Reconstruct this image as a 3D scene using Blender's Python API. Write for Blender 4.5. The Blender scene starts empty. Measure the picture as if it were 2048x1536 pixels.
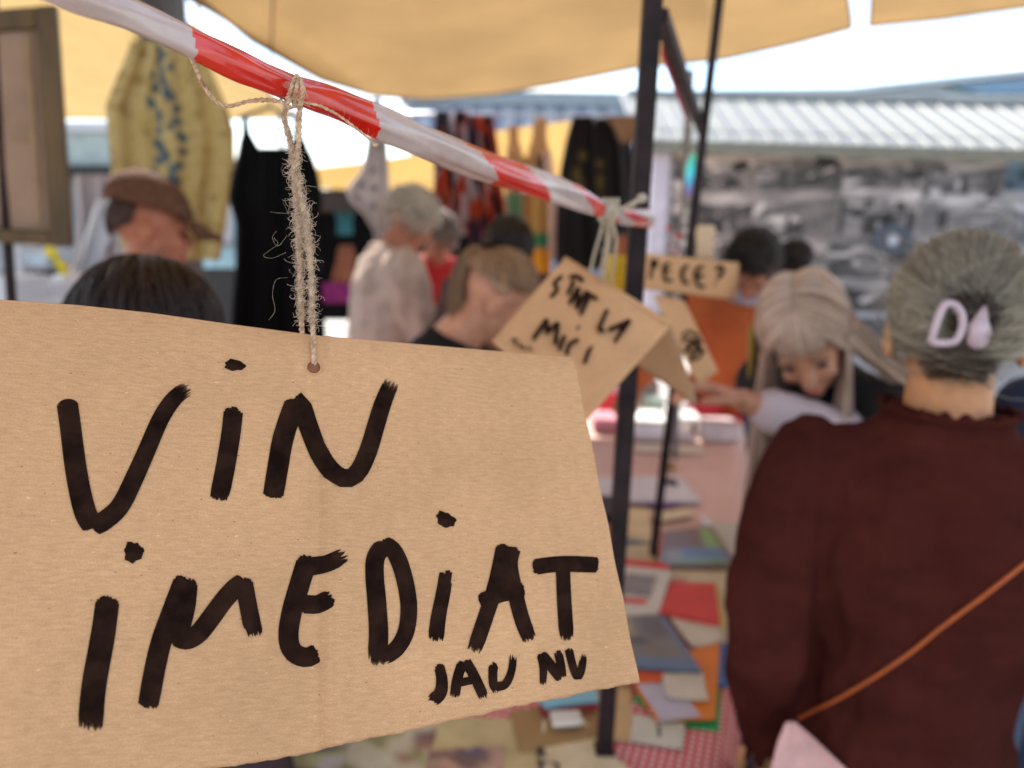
import bpy, math, random
import numpy as np
from mathutils import Vector, Matrix
from mathutils.bvhtree import BVHTree
R = math.radians
rng = np.random.default_rng(7)
random.seed(7)
S = bpy.context.scene
COL = S.collection

# ------------------------------------------------------------------ camera, sky, sun, exposure
W_, H_, FPX = 2048, 1536, 1518.0
CAMZ, PITCH, ROLL = 1.60, R(12.9), R(1.5)
fwd = np.array([0, math.cos(PITCH), -math.sin(PITCH)])
up0 = np.array([0, math.sin(PITCH), math.cos(PITCH)])
rt0 = np.array([1.0, 0, 0])
rt = rt0*math.cos(ROLL) + up0*math.sin(ROLL)
rt = rt0*math.cos(ROLL) + up0*(math.sin(ROLL))
up = up0*math.cos(ROLL) - rt0*math.sin(ROLL)
CP = np.array([0, 0, CAMZ])
cam = bpy.data.cameras.new('camera')
camo = bpy.data.objects.new('camera', cam); COL.objects.link(camo)
camo.matrix_world = Matrix(((rt[0], up[0], -fwd[0], 0), (rt[1], up[1], -fwd[1], 0), (rt[2], up[2], -fwd[2], CAMZ), (0, 0, 0, 1)))
cam.sensor_width = 36; cam.lens = 36*FPX/W_
cam.clip_start = 0.02; cam.clip_end = 3000
cam.dof.use_dof = True; cam.dof.focus_distance = 0.375
cam.dof.aperture_fstop = cam.lens/5.4
S.camera = camo

SUN_EL, SUN_AZ = R(44), R(-24)          # azimuth from +Y towards +X
sun_dir = np.array([math.sin(SUN_AZ)*math.cos(SUN_EL), math.cos(SUN_AZ)*math.cos(SUN_EL), math.sin(SUN_EL)])
wd = bpy.data.worlds.new("World"); S.world = wd; wd.use_nodes = True
nt = wd.node_tree; nt.nodes.clear()
sky = nt.nodes.new('ShaderNodeTexSky'); sky.sky_type = 'NISHITA'; sky.sun_disc = False
sky.sun_elevation = SUN_EL; sky.sun_rotation = SUN_AZ
sky.air_density = 1.0; sky.dust_density = .3; sky.ozone_density = 2.5
tc = nt.nodes.new('ShaderNodeTexCoord'); mp = nt.nodes.new('ShaderNodeMapping'); mp.inputs['Scale'].default_value = (1.2, 1.2, 4.5)
nz = nt.nodes.new('ShaderNodeTexNoise'); nz.inputs['Scale'].default_value = 2.6; nz.inputs['Detail'].default_value = 7; nz.inputs['Roughness'].default_value = .55
cr = nt.nodes.new('ShaderNodeValToRGB'); cr.color_ramp.elements[0].position = .43; cr.color_ramp.elements[1].position = .70
mx = nt.nodes.new('ShaderNodeMixRGB'); mx.inputs['Color2'].default_value = (6.4, 6.3, 6.1, 1)
bg = nt.nodes.new('ShaderNodeBackground'); bg.inputs['Strength'].default_value = .085
wo = nt.nodes.new('ShaderNodeOutputWorld')
L = nt.links.new
L(tc.outputs['Generated'], mp.inputs['Vector']); L(mp.outputs[0], nz.inputs['Vector']); L(nz.outputs['Fac'], cr.inputs[0])
L(cr.outputs[0], mx.inputs['Fac']); L(sky.outputs[0], mx.inputs['Color1']); L(mx.outputs[0], bg.inputs['Color']); L(bg.outputs[0], wo.inputs['Surface'])
sl = bpy.data.lights.new('sun', 'SUN'); sl.energy = 2.9; sl.angle = R(.53); sl.color = (1, .94, .85)
so = bpy.data.objects.new('sun', sl); COL.objects.link(so)
so.rotation_euler = Vector(sun_dir).to_track_quat('Z', 'Y').to_euler()
S.view_settings.view_transform = 'Standard'; S.view_settings.look = 'None'
S.view_settings.exposure = 2.15; S.view_settings.gamma = 1.0; S.view_settings.use_curve_mapping = False
S.render.engine = 'CYCLES'
S.cycles.use_denoising = True
S.cycles.max_bounces = 8; S.cycles.transparent_max_bounces = 8
S.cycles.sample_clamp_indirect = 8

# ------------------------------------------------------------------ helpers
def ray(x, y):
    return fwd + rt*((x-W_/2)/FPX) - up*((y-H_/2)/FPX)
def PD(x, y, d): return CP + ray(x, y)*d            # by depth along the view axis
def PY(x, y, Y):
    r = ray(x, y); return CP + r*(Y/r[1])
def PZ(x, y, z):
    r = ray(x, y); return CP + r*((z-CAMZ)/r[2])
def unit(v): v = np.asarray(v, float); return v/np.linalg.norm(v)
ORG = {}
def origin_of(o): return ORG.get(o.name, np.zeros(3))
def tag(o, label=None, cat=None, group=None, kind=None):
    if label: o['label'] = label
    if cat: o['category'] = cat
    if group: o['group'] = group
    if kind: o['kind'] = kind
    return o
def thing(name, label, cat, loc, group=None):
    o = bpy.data.objects.new(name, None); COL.objects.link(o)
    loc = np.asarray(loc, float); o.location = loc; ORG[o.name] = loc; o.empty_display_size = .05
    return tag(o, label, cat, group)
def obj(name, V, F, mat=None, parent=None, smooth=True, uv=None, cols=None, midx=None, origin=None):
    V = np.asarray(V, float)
    if origin is None:
        lo, hi = V.min(0), V.max(0); origin = (lo+hi)/2
        if parent is None: origin[2] = lo[2]
    me = bpy.data.meshes.new(name)
    me.from_pydata((V-origin).tolist(), [], [list(map(int, f)) for f in F] if not isinstance(F, np.ndarray) else F.tolist())
    mats = mat if isinstance(mat, (list, tuple)) else [mat]
    for m in mats:
        if m: me.materials.append(m)
    if midx is not None: me.polygons.foreach_set('material_index', np.asarray(midx, np.int32))
    if smooth: me.polygons.foreach_set('use_smooth', np.ones(len(me.polygons), bool))
    if uv is not None:
        ul = me.uv_layers.new(name='UVMap'); li = np.empty(len(me.loops), np.int32); me.loops.foreach_get('vertex_index', li)
        ul.data.foreach_set('uv', np.asarray(uv, np.float32)[li].ravel())
    if cols is not None:
        ca = me.color_attributes.new('Col', 'FLOAT_COLOR', 'POINT')
        c4 = np.ones((len(V), 4), np.float32); c4[:, :3] = cols; ca.data.foreach_set('color', c4.ravel())
    me.update()
    o = bpy.data.objects.new(name, me); COL.objects.link(o)
    ORG[o.name] = origin
    if parent is not None:
        o.parent = parent; o.location = origin - origin_of(parent)
    else: o.location = origin
    return o
def copyobj(o, loc, parent=None, rotz=0):
    c = o.copy(); COL.objects.link(c); c.parent = parent
    c.location = np.asarray(loc) - (origin_of(parent) if parent else 0); c.rotation_euler[2] = rotz
    ORG[c.name] = np.asarray(loc); return c

class MB:
    def __init__(s): s.V = []; s.F = []; s.n = 0; s.mi = []; s.cur = 0
    def add(s, V, F):
        s.V.append(np.asarray(V, float)); s.F += [[i+s.n for i in f] for f in F]; s.mi += [s.cur]*len(F); s.n += len(V); return s
    def box(s, a, b):
        a, b = np.asarray(a, float), np.asarray(b, float)
        V = [(x, y, z) for x in (a[0], b[0]) for y in (a[1], b[1]) for z in (a[2], b[2])]
        return s.add(V, [(0,1,3,2),(4,6,7,5),(0,4,5,1),(2,3,7,6),(0,2,6,4),(1,5,7,3)])
    def bar(s, p, q, w, h, side=None):
        p, q = np.asarray(p, float), np.asarray(q, float); d = unit(q-p)
        sd = unit(np.cross(d, (0, 0, 1) if side is None else side)) if abs(d[2]) < .95 or side is not None else unit(np.cross(d, (0, 1, 0)))
        t = np.cross(sd, d)
        V = [c + sd*w/2*i + t*h/2*j for c in (p, q) for i, j in ((-1,-1),(1,-1),(1,1),(-1,1))]
        return s.add(V, [(0,3,2,1),(4,5,6,7),(0,1,5,4),(1,2,6,5),(2,3,7,6),(3,0,4,7)])
    def tube(s, P, r, seg=8, cap=True, flat=None):
        V, F = tube_vf(P, r, seg, cap); return s.add(V, F)
    def ell(s, c, r, Rm=None, nu=16, nv=10):
        V, F = ell_vf(c, r, Rm, nu, nv); return s.add(V, F)
    def verts(s): return np.vstack(s.V)
    def build(s, name, mat, parent=None, **k):
        if isinstance(mat, (list, tuple)): k['midx'] = s.mi
        return obj(name, s.verts(), s.F, mat, parent, **k)
def tube_vf(P, r, seg=8, cap=True):
    P = np.asarray(P, float); n = len(P); r = np.broadcast_to(np.asarray(r, float), (n,))
    T = np.gradient(P, axis=0); T /= np.linalg.norm(T, axis=1)[:, None]+1e-12
    a = np.array([0, 0, 1.0]) if abs(T[0][2]) < .9 else np.array([1.0, 0, 0])
    N = unit(np.cross(T[0], a)); V = []
    th = np.arange(seg)*2*math.pi/seg; c, s_ = np.cos(th)[:, None], np.sin(th)[:, None]
    for i in range(n):
        N = N - T[i]*N.dot(T[i]); N /= np.linalg.norm(N)+1e-12; B = np.cross(T[i], N)
        V.append(P[i] + r[i]*(c*N+s_*B))
    F = [(i*seg+j, i*seg+(j+1) % seg, (i+1)*seg+(j+1) % seg, (i+1)*seg+j) for i in range(n-1) for j in range(seg)]
    V = np.vstack(V)
    if cap and seg > 2: F += [tuple(range(seg))[::-1], tuple((n-1)*seg+j for j in range(seg))]
    return V, F
def ell_vf(c, r, Rm=None, nu=16, nv=10):
    r = np.broadcast_to(np.asarray(r, float), (3,)); V = [(0, 0, -1.0)]
    for i in range(1, nv):
        p = -math.pi/2+math.pi*i/nv
        for j in range(nu):
            t = 2*math.pi*j/nu; V.append((math.cos(p)*math.cos(t), math.cos(p)*math.sin(t), math.sin(p)))
    V.append((0, 0, 1.0)); V = np.array(V)*r
    if Rm is not None: V = V@np.asarray(Rm).T
    F = [(0, 1+(j+1) % nu, 1+j) for j in range(nu)]
    for i in range(nv-2):
        for j in range(nu):
            a, b = 1+i*nu+j, 1+i*nu+(j+1) % nu; F.append((a, b, b+nu, a+nu))
    e = len(V)-1; k = 1+(nv-2)*nu
    F += [(k+j, k+(j+1) % nu, e) for j in range(nu)]
    return V+np.asarray(c), F
def caps_vf(p, r0, q, r1, seg=14):
    p, q = np.asarray(p, float), np.asarray(q, float); d = unit(q-p); P = []; rr = []
    for k in range(4): a = math.pi/2*(1-k/4); P.append(p-d*r0*math.sin(a)); rr.append(max(r0*math.cos(a), r0*.02))
    P.append(p); rr.append(r0); P.append(q); rr.append(r1)
    for k in range(1, 5): a = math.pi/2*k/4; P.append(q+d*r1*math.sin(a)); rr.append(max(r1*math.cos(a), r1*.02))
    return tube_vf(P, rr, seg)
def loft_vf(C, RX, RY, ax=None, ay=None, seg=24):
    C = np.asarray(C, float); ax = np.array([1, 0, 0.]) if ax is None else ax; ay = np.array([0, 1, 0.]) if ay is None else ay
    th = np.arange(seg)*2*math.pi/seg; V = []
    for c, a, b in zip(C, RX, RY): V.append(c+np.cos(th)[:, None]*a*ax+np.sin(th)[:, None]*b*ay)
    n = len(C)
    F = [(i*seg+j, i*seg+(j+1) % seg, (i+1)*seg+(j+1) % seg, (i+1)*seg+j) for i in range(n-1) for j in range(seg)]
    F += [tuple(range(seg))[::-1], tuple((n-1)*seg+j for j in range(seg))]
    return np.vstack(V), F
def remesh(mb, vox, smooth=4):
    me = bpy.data.meshes.new('tmp'); me.from_pydata(mb.verts().tolist(), [], mb.F); me.update()
    o = bpy.data.objects.new('tmp', me); COL.objects.link(o)
    m = o.modifiers.new('r', 'REMESH'); m.mode = 'VOXEL'; m.voxel_size = vox
    if smooth: s = o.modifiers.new('s', 'SMOOTH'); s.iterations = smooth; s.factor = .5
    dg = bpy.context.evaluated_depsgraph_get(); ev = o.evaluated_get(dg); m2 = ev.to_mesh()
    n = len(m2.vertices); V = np.empty(n*3, np.float32); m2.vertices.foreach_get('co', V); V = V.reshape(-1, 3).astype(float)
    nl = len(m2.loops); li = np.empty(nl, np.int32); m2.loops.foreach_get('vertex_index', li)
    F = li.reshape(-1, 4) if nl == 4*len(m2.polygons) else None
    if F is None:
        F = [tuple(p.vertices) for p in m2.polygons]
    N = np.empty(n*3, np.float32); m2.vertices.foreach_get('normal', N); N = N.reshape(-1, 3).astype(float)
    ev.to_mesh_clear(); bpy.data.objects.remove(o); bpy.data.meshes.remove(me)
    return V, F, N
def wob(P, scale, seed=0, oct=3):
    r = np.random.default_rng(seed); P = np.asarray(P, float); out = np.zeros(len(P)); a = 1.0
    for o in range(oct):
        for k in range(5):
            d = unit(r.normal(size=3)); out += a*np.sin(P@d*scale*2*math.pi*(1+.4*r.random())+r.random()*6.28 + 1.5*np.sin(P@unit(r.normal(size=3))*scale*3))
        scale *= 2.1; a *= .5
    return out/4

# ------------------------------------------------------------------ materials
MATS = {}
def mat(name, col, rough=.75, var=.12, scale=12, bump=.15, bdist=.002, metal=0., spec=.4, trans=0., sheen=0., emit=None, coord='Object', col2=None, alpha=1., coat=0, stretch=(1, 1, 1), detail=5):
    if name in MATS: return MATS[name]
    m = bpy.data.materials.new(name); m.use_nodes = True; t = m.node_tree; N = t.nodes; b = N['Principled BSDF']; Lk = t.links.new
    col = tuple(col)
    c2 = col2 if col2 is not None else tuple(min(1, c*(1-var*2)) for c in col); c1 = tuple(min(1, c*(1+var)) for c in col)
    tcn = N.new('ShaderNodeTexCoord'); mpn = N.new('ShaderNodeMapping'); mpn.inputs['Scale'].default_value = stretch
    nz = N.new('ShaderNodeTexNoise'); nz.inputs['Scale'].default_value = scale; nz.inputs['Detail'].default_value = detail; nz.inputs['Roughness'].default_value = .6
    cr = N.new('ShaderNodeValToRGB'); cr.color_ramp.elements[0].position = .33; cr.color_ramp.elements[1].position = .67
    cr.color_ramp.elements[0].color = (*c2, 1); cr.color_ramp.elements[1].color = (*c1, 1)
    Lk(tcn.outputs[coord], mpn.inputs[0]); Lk(mpn.outputs[0], nz.inputs['Vector']); Lk(nz.outputs['Fac'], cr.inputs[0]); Lk(cr.outputs[0], b.inputs['Base Color'])
    b.inputs['Roughness'].default_value = rough; b.inputs['Metallic'].default_value = metal; b.inputs['Specular IOR Level'].default_value = spec
    b.inputs['Sheen Weight'].default_value = sheen; b.inputs['Coat Weight'].default_value = coat
    if bump:
        n2 = N.new('ShaderNodeTexNoise'); n2.inputs['Scale'].default_value = scale*6; n2.inputs['Detail'].default_value = 4
        bp = N.new('ShaderNodeBump'); bp.inputs['Strength'].default_value = bump; bp.inputs['Distance'].default_value = bdist
        Lk(mpn.outputs[0], n2.inputs['Vector']); Lk(n2.outputs['Fac'], bp.inputs['Height']); Lk(bp.outputs[0], b.inputs['Normal'])
    if trans > 0:
        tr = N.new('ShaderNodeBsdfTranslucent'); ms = N.new('ShaderNodeMixShader'); ms.inputs[0].default_value = trans
        Lk(cr.outputs[0], tr.inputs['Color']); Lk(b.outputs[0], ms.inputs[1]); Lk(tr.outputs[0], ms.inputs[2]); Lk(ms.outputs[0], N['Material Output'].inputs[0])
    MATS[name] = m; return m
def vcmat(name, rough=.8, trans=0., spec=.3, sheen=0., mul=None):
    if name in MATS: return MATS[name]
    m = bpy.data.materials.new(name); m.use_nodes = True; t = m.node_tree; N = t.nodes; b = N['Principled BSDF']; Lk = t.links.new
    a = N.new('ShaderNodeAttribute'); a.attribute_name = 'Col'
    tcn = N.new('ShaderNodeTexCoord'); nz = N.new('ShaderNodeTexNoise'); nz.inputs['Scale'].default_value = 60
    mr = N.new('ShaderNodeMapRange'); mr.inputs['To Min'].default_value = .82; mr.inputs['To Max'].default_value = 1.15
    mm = N.new('ShaderNodeVectorMath'); mm.operation = 'SCALE'
    Lk(tcn.outputs['Object'], nz.inputs['Vector']); Lk(nz.outputs['Fac'], mr.inputs['Value']); Lk(a.outputs['Color'], mm.inputs[0]); Lk(mr.outputs[0], mm.inputs['Scale'])
    Lk(mm.outputs[0], b.inputs['Base Color']); b.inputs['Roughness'].default_value = rough; b.inputs['Specular IOR Level'].default_value = spec; b.inputs['Sheen Weight'].default_value = sheen
    if trans > 0:
        tr = N.new('ShaderNodeBsdfTranslucent'); ms = N.new('ShaderNodeMixShader'); ms.inputs[0].default_value = trans
        Lk(mm.outputs[0], tr.inputs['Color']); Lk(b.outputs[0], ms.inputs[1]); Lk(tr.outputs[0], ms.inputs[2]); Lk(ms.outputs[0], N['Material Output'].inputs[0])
    MATS[name] = m; return m
def kraft(name, col):
    m = bpy.data.materials.new(name); m.use_nodes = True; t = m.node_tree; N = t.nodes; b = N['Principled BSDF']; Lk = t.links.new
    uvn = N.new('ShaderNodeTexCoord')
    def noise(sc, stretch, det=6, ro=.6):
        mp_ = N.new('ShaderNodeMapping'); mp_.inputs['Scale'].default_value = stretch; n = N.new('ShaderNodeTexNoise')
        n.inputs['Scale'].default_value = sc; n.inputs['Detail'].default_value = det; n.inputs['Roughness'].default_value = ro
        Lk(uvn.outputs['UV'], mp_.inputs[0]); Lk(mp_.outputs[0], n.inputs['Vector']); return n
    def ramp(src, p0, c0, p1, c1):
        r = N.new('ShaderNodeValToRGB'); r.color_ramp.elements[0].position = p0; r.color_ramp.elements[1].position = p1
        r.color_ramp.elements[0].color = (*c0, 1); r.color_ramp.elements[1].color = (*c1, 1); Lk(src.outputs['Fac'], r.inputs[0]); return r
    def mul(a, bb, f=1.):
        x = N.new('ShaderNodeMixRGB'); x.blend_type = 'MULTIPLY'; x.inputs[0].default_value = f; Lk(a, x.inputs[1]); Lk(bb, x.inputs[2]); return x.outputs[0]
    base = ramp(noise(9, (1, 1, 1)), .3, tuple(c*.86 for c in col), .7, tuple(c*1.08 for c in col)).outputs[0]
    fib = ramp(noise(420, (.35, 1.6, 1), 4, .7), .3, (.80, .77, .73), .7, (1.12, 1.12, 1.12)).outputs[0]
    grn = ramp(noise(1500, (1, 1, 1), 2, .5), .32, (.84, .82, .80), .62, (1.05, 1.05, 1.05)).outputs[0]
    flu = ramp(noise(150, (1.1, .03, 1), 3, .5), .3, (.975, .97, .965), .7, (1.01, 1.01, 1.01)).outputs[0]
    spk = ramp(noise(620, (.6, 1.1, 1), 1, .3), .20, (.5, .4, .32), .235, (1, 1, 1)).outputs[0]
    lit = ramp(noise(700, (.5, 1.3, 1), 1, .3), .74, (1, 1, 1), .78, (1.35, 1.35, 1.3)).outputs[0]
    c = mul(mul(mul(mul(mul(base, fib, .8), grn, .8), flu), spk), lit)
    Lk(c, b.inputs['Base Color']); b.inputs['Roughness'].default_value = .78; b.inputs['Specular IOR Level'].default_value = .25
    bp = N.new('ShaderNodeBump'); bp.inputs['Strength'].default_value = .35; bp.inputs['Distance'].default_value = .0004
    nb = noise(700, (.5, 1.3, 1), 4, .7); Lk(nb.outputs['Fac'], bp.inputs['Height'])
    b2 = N.new('ShaderNodeBump'); b2.inputs['Strength'].default_value = .10; b2.inputs['Distance'].default_value = .0004
    nf = noise(150, (1.6, .03, 1), 2, .4); Lk(nf.outputs['Fac'], b2.inputs['Height']); Lk(bp.outputs[0], b2.inputs['Normal']); Lk(b2.outputs[0], b.inputs['Normal'])
    return m
# ------------------------------------------------------------------ large structure
def grid_obj(name, fn, nu, nv, mat_, parent=None, uv=False, thick=0, cols=None, **k):
    us, vs = np.linspace(0, 1, nu), np.linspace(0, 1, nv)
    P = np.array([fn(u, v) for v in vs for u in us])
    F = [(j*nu+i, j*nu+i+1, (j+1)*nu+i+1, (j+1)*nu+i) for j in range(nv-1) for i in range(nu-1)]
    uvs = np.array([(u, v) for v in vs for u in us]) if uv else None
    o = obj(name, P, F, mat_, parent, uv=uvs, cols=cols, **k)
    if thick:
        s = o.modifiers.new('thickness', 'SOLIDIFY'); s.thickness = thick; s.offset = 0
    return o
m_ground = mat('paving', (.42, .39, .35), .9, .2, 1.5, .3)
g = MB(); g.add([(-400, -60, 0), (400, -60, 0), (400, 900, 0), (-400, 900, 0)], [(0, 1, 2, 3)])
tag(g.build('ground', m_ground, smooth=False), kind='structure')
# paving slabs laid proud of the bed, near part only
sl_ = MB(); 
for i in range(-12, 14):
    for j in range(-3, 22):
        x, y = i*.6, j*.6; h = .012+.004*rng.random(); sl_.box((x+.006, y+.006, .001), (x+.594, y+.594, h))
tag(sl_.build('paving_slabs', mat('slab', (.46, .42, .38), .9, .22, 3, .3), smooth=False), kind='stuff')

m_sail = mat('sail_cloth', (.35, .225, .100), .85, .07, 2.2, .25, bdist=.01, trans=.33, spec=.15)
m_sail_far = mat('sail_cloth_far', (.46, .29, .10), .85, .05, 3, .1, trans=.40, spec=.15)
m_sail_left = mat('sail_cloth_pale', (.43, .30, .13), .85, .05, 3, .1, trans=.44, spec=.15)
m_steel = mat('dark_steel', (.020, .011, .012), .6, .3, 25, .1, metal=.0, spec=.18)
m_rope = mat('sail_edge', (.10, .085, .05), .8)
def sail(label, far, near, m, sag=.12, droop=.10, nv=26, name='shade_sail', wrink=0.):
    far = np.array(far); near = np.array(near); k = len(far)
    def interp(A, u): 
        x = u*(k-1); i = min(int(x), k-2); f = x-i; return A[i]*(1-f)+A[i+1]*f
    def fn(u, v):
        a, b = interp(far, u), interp(near, u); p = a*(1-v)+b*v
        p = p+np.array([0, 0, -sag*math.sin(math.pi*v)]) 
        p[2] += -droop*0 + droop*(1-math.exp(-v*14))
        if wrink: p[2] += wrink*math.sin(u*19+v*7)*math.sin(math.pi*min(1, v*3))*.5
        return p
    t = thing(name, label, 'sail', [*fn(.5, .5)])
    us = np.linspace(0, 1, 60)
    vs = np.linspace(0, 1, nv)**1.6
    P = np.array([fn(u, v) for v in vs for u in us])
    F = [(j*60+i, j*60+i+1, (j+1)*60+i+1, (j+1)*60+i) for j in range(nv-1) for i in range(59)]
    obj('cloth', P, F, m, t)
    e = MB(); e.tube(np.array([fn(u, 0)+(0, 0, -.004) for u in us]), .005, 6)
    for uu in (0, 1): e.tube(np.array([fn(uu, v) for v in vs]), .005, 6)
    e.build('hem', m_rope if 'large' in label else m, t)
    return t
far = [PY(360, -40, 2.55), PY(500, 78, 2.9), PY(640, 158, 3.4), PY(745, 190, 3.9), PY(850, 198, 4.1), PY(990, 188, 4.2), PY(1120, 166, 4.2), PY(1280, 134, 4.2), PY(1450, 118, 4.1), PY(1600, 84, 4.0), PY(1704, 56, 3.9)]
near = [np.array([-3.0+4.2*i/10, -.7, 2.75]) for i in range(11)]
near[-1] = PY(1622, -350, 2.4); near[-2] = PY(1450, -620, 1.7); near[-3] = PY(1150, -900, 1.2)
sail('large tan shade sail stretched over the stall and the cardboard signs', far, near, m_sail, sag=.05, droop=.05, wrink=.018)
far = [PY(1738, 52, 3.9), PY(1880, 38, 3.9), PY(2048, 14, 3.8), PY(2300, -20, 3.7), PY(2700, -40, 3.6)]
near = [PY(1762, -500, 1.6)]+[np.array([2.4+.7*i, -2.2, 3.0]) for i in range(4)]
sail('tan shade sail at the top right corner with sky showing at its side', far, near, m_sail, sag=.0, droop=.04)
far = [PY(-500, 240, 6.), PY(-100, 238, 6.), PY(140, 236, 6.), PY(380, 238, 6.), PY(600, 236, 5.8)]
near = [PY(-900, -160, 3.4), PY(-500, -190, 3.4), PY(-100, -190, 3.4), PY(100, -180, 3.4), PY(255, -60, 3.4)]
sail('pale yellow canopy cloth behind the hanging frame and the apron', far, near, m_sail_left, sag=.03, droop=.02, wrink=.02)
far = [PY(560, 372, 7.), PY(640, 374, 7.), PY(760, 386, 7.), PY(900, 384, 7.), PY(1000, 392, 7.), PY(1150, 404, 7.)]
near = [PY(560, 350, 6.4), PY(640, 334, 6.4), PY(760, 320, 6.3), PY(870, 300, 6.3), PY(990, 262, 6.2), PY(1150, 240, 6.2)]
sail('far ochre canopy seen between the hanging clothes', far, near, m_sail_far, sag=.0, droop=.0)

# poles
def pole(label, p, q, w, feet=True, cat='pole'):
    t = thing('steel_pole', label, cat, [q[0], q[1], q[2]])
    mb = MB(); mb.bar(p, q, w, w, side=(0, 1, 0)); o = mb.build('shaft', m_steel, t, smooth=False)
    bv = o.modifiers.new('b', 'BEVEL'); bv.width = w*.08; bv.segments = 2
    mb = MB(); mb.box(np.array(q)-(w*.62, w*.62, 0), np.array(q)+(w*.62, w*.62, .004)); mb.build('base_plate', m_steel, t, smooth=False)
    return t
p1b = PZ(1209, 1500, .765); p1b[2] = .765
p1t = PY(1309, -60, p1b[1]+.015)
p1t = p1b + (p1t-p1b)*1.35
pole('thick square steel pole that carries the end of the barrier tape', p1t, p1b, .0245)
p2b = PZ(1306, 1112, .765); p2t = PY(1441, -20, p2b[1]*1.0)
pole('slim dark steel pole standing on the table behind the thick pole', p2b+(p2t-p2b)*1.25, p2b, .0175)
def W(*a): return PY(*a)
t = thing('brace_bar', 'slanting steel brace running from the thick pole to the slim pole', 'brace', PY(1321, 30, 1.12))
mb = MB(); mb.bar(PY(1322, 30, 1.12), PY(1404, 262, 1.9), .018, .018); mb.build('shaft', m_steel, t, smooth=False)
mb = MB(); mb.bar(PY(1326, 90, 1.25), PY(1374, 225, 1.75), .004, .03); mb.build('red_ribbon', mat('red_ribbon', (.45, .05, .06), .6), t)
t = thing('tent_pole', 'grey upright pole of the farther stall just left of the slim pole', 'pole', PZ(1352, 620, 0.))
a, b = PY(1381, 140, 2.6), PY(1358, 700, 2.6); b2 = b+(b-a)*1.6
mb = MB(); mb.tube([a, b2], .013, 8); mb.build('shaft', mat('grey_steel', (.22, .2, .2), .5, metal=.3), t)
t = thing('tent_pole', 'thin black pole in front of the hanging frame at the left edge', 'pole', PY(22, 600, 1.3))
a, b = PY(-12, 60, 1.7), PY(24, 620, 1.7)
mb = MB(); mb.tube([a+(a-b)*.3, b+(b-a)*1.3], .011, 10); mb.build('shaft', m_steel, t)
t = thing('wooden_post', 'dark wooden post behind the yellow apron under the canopy', 'post', PY(340, 30, 3.6)*(1, 1, 0))
a = PY(322, 40, 3.6); mb = MB(); mb.box((a[0]-.075, 3.55, 0), (a[0]+.075, 3.7, 3.2)); mb.build('shaft', mat('dark_wood', (.09, .075, .06), .8, .3, 8, .4, stretch=(1, 1, .2)), t, smooth=False)

# ---- shed with corrugated roof and photo wall
YW = 9.5
xl, xr = PY(1262, 300, YW)[0], 12.5
ez = 2.50; rz = 3.16; ry = YW+1.35
shed = thing('market_shed', 'white ribbed metal shed roof over a wall of old photographs', 'shed', [(xl+xr)/2, YW+.3, 0])
rib = 0.262; n = int((xr-xl)/rib)
rm = mat('white_roof_metal', (.225, .23, .215), .5, .06, 4, .1, spec=.5)
me0 = None
for i in range(n):
    x = xl+i*rib; mb = MB()
    prof = [(0, 0), (.012, .024), (.030, .024), (.042, 0.0), (.262, 0.0)]
    V = []; 
    for (yy, zz) in ((YW-.28, ez-.06), (ry, rz)):
        for (dx, dz) in prof: V.append((x+dx, yy, zz+dz))
    for (yy, zz) in ((YW-.28, ez-.06), (ry, rz)):
        for (dx, dz) in prof: V.append((x+dx, yy, zz+dz-.012))
    F = [(k, k+1, k+6, k+5) for k in range(4)]+[(k+10, k+15, k+16, k+11) for k in range(4)]+[(k, k+10, k+11, k+1) for k in range(4)]
    if i == 0:
        mb.add(V, F); o = mb.build('roof_sheet', rm, shed, smooth=False); c0 = origin_of(o)
    else: copyobj(o, c0+(i*rib, 0, 0), shed)
mb = MB(); mb.box((xl+.02, YW-.27, ez-.20), (xr, YW-.25, ez-.07)); mb.build('fascia', mat('fascia', (.17, .16, .12), .7), shed, smooth=False)
mb = MB(); mb.box((xl+.1, ry-.06, rz-.02), (xr, ry+.12, rz+.06)); mb.build('ridge_cap', rm, shed, smooth=False)
mb = MB(); mb.box((xl+.25, YW, 0), (xr, YW+.12, ez+.08)); mb.build('wall', mat('shed_wall', (.34, .31, .30), .85), shed, smooth=False)
mb = MB(); mb.box((xl+.25, YW-.10, 0), (xl+.46, YW-.002, ez-.02)); mb.build('corner_post', mat('lilac_paint', (.50, .43, .47), .7), shed, smooth=False)
mb = MB(); mb.box((xl+.5, YW-.05, .03), (xr, YW-.004, .40)); mb.build('dado_board', mat('slate_paint', (.035, .05, .06), .7), shed, smooth=False)
mb = MB(); mb.box((xl+.5, YW-.07, .405), (xr, YW-.004, .465)); mb.build('ledge', mat('pale_ledge', (.42, .41, .42), .7), shed, smooth=False)
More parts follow.
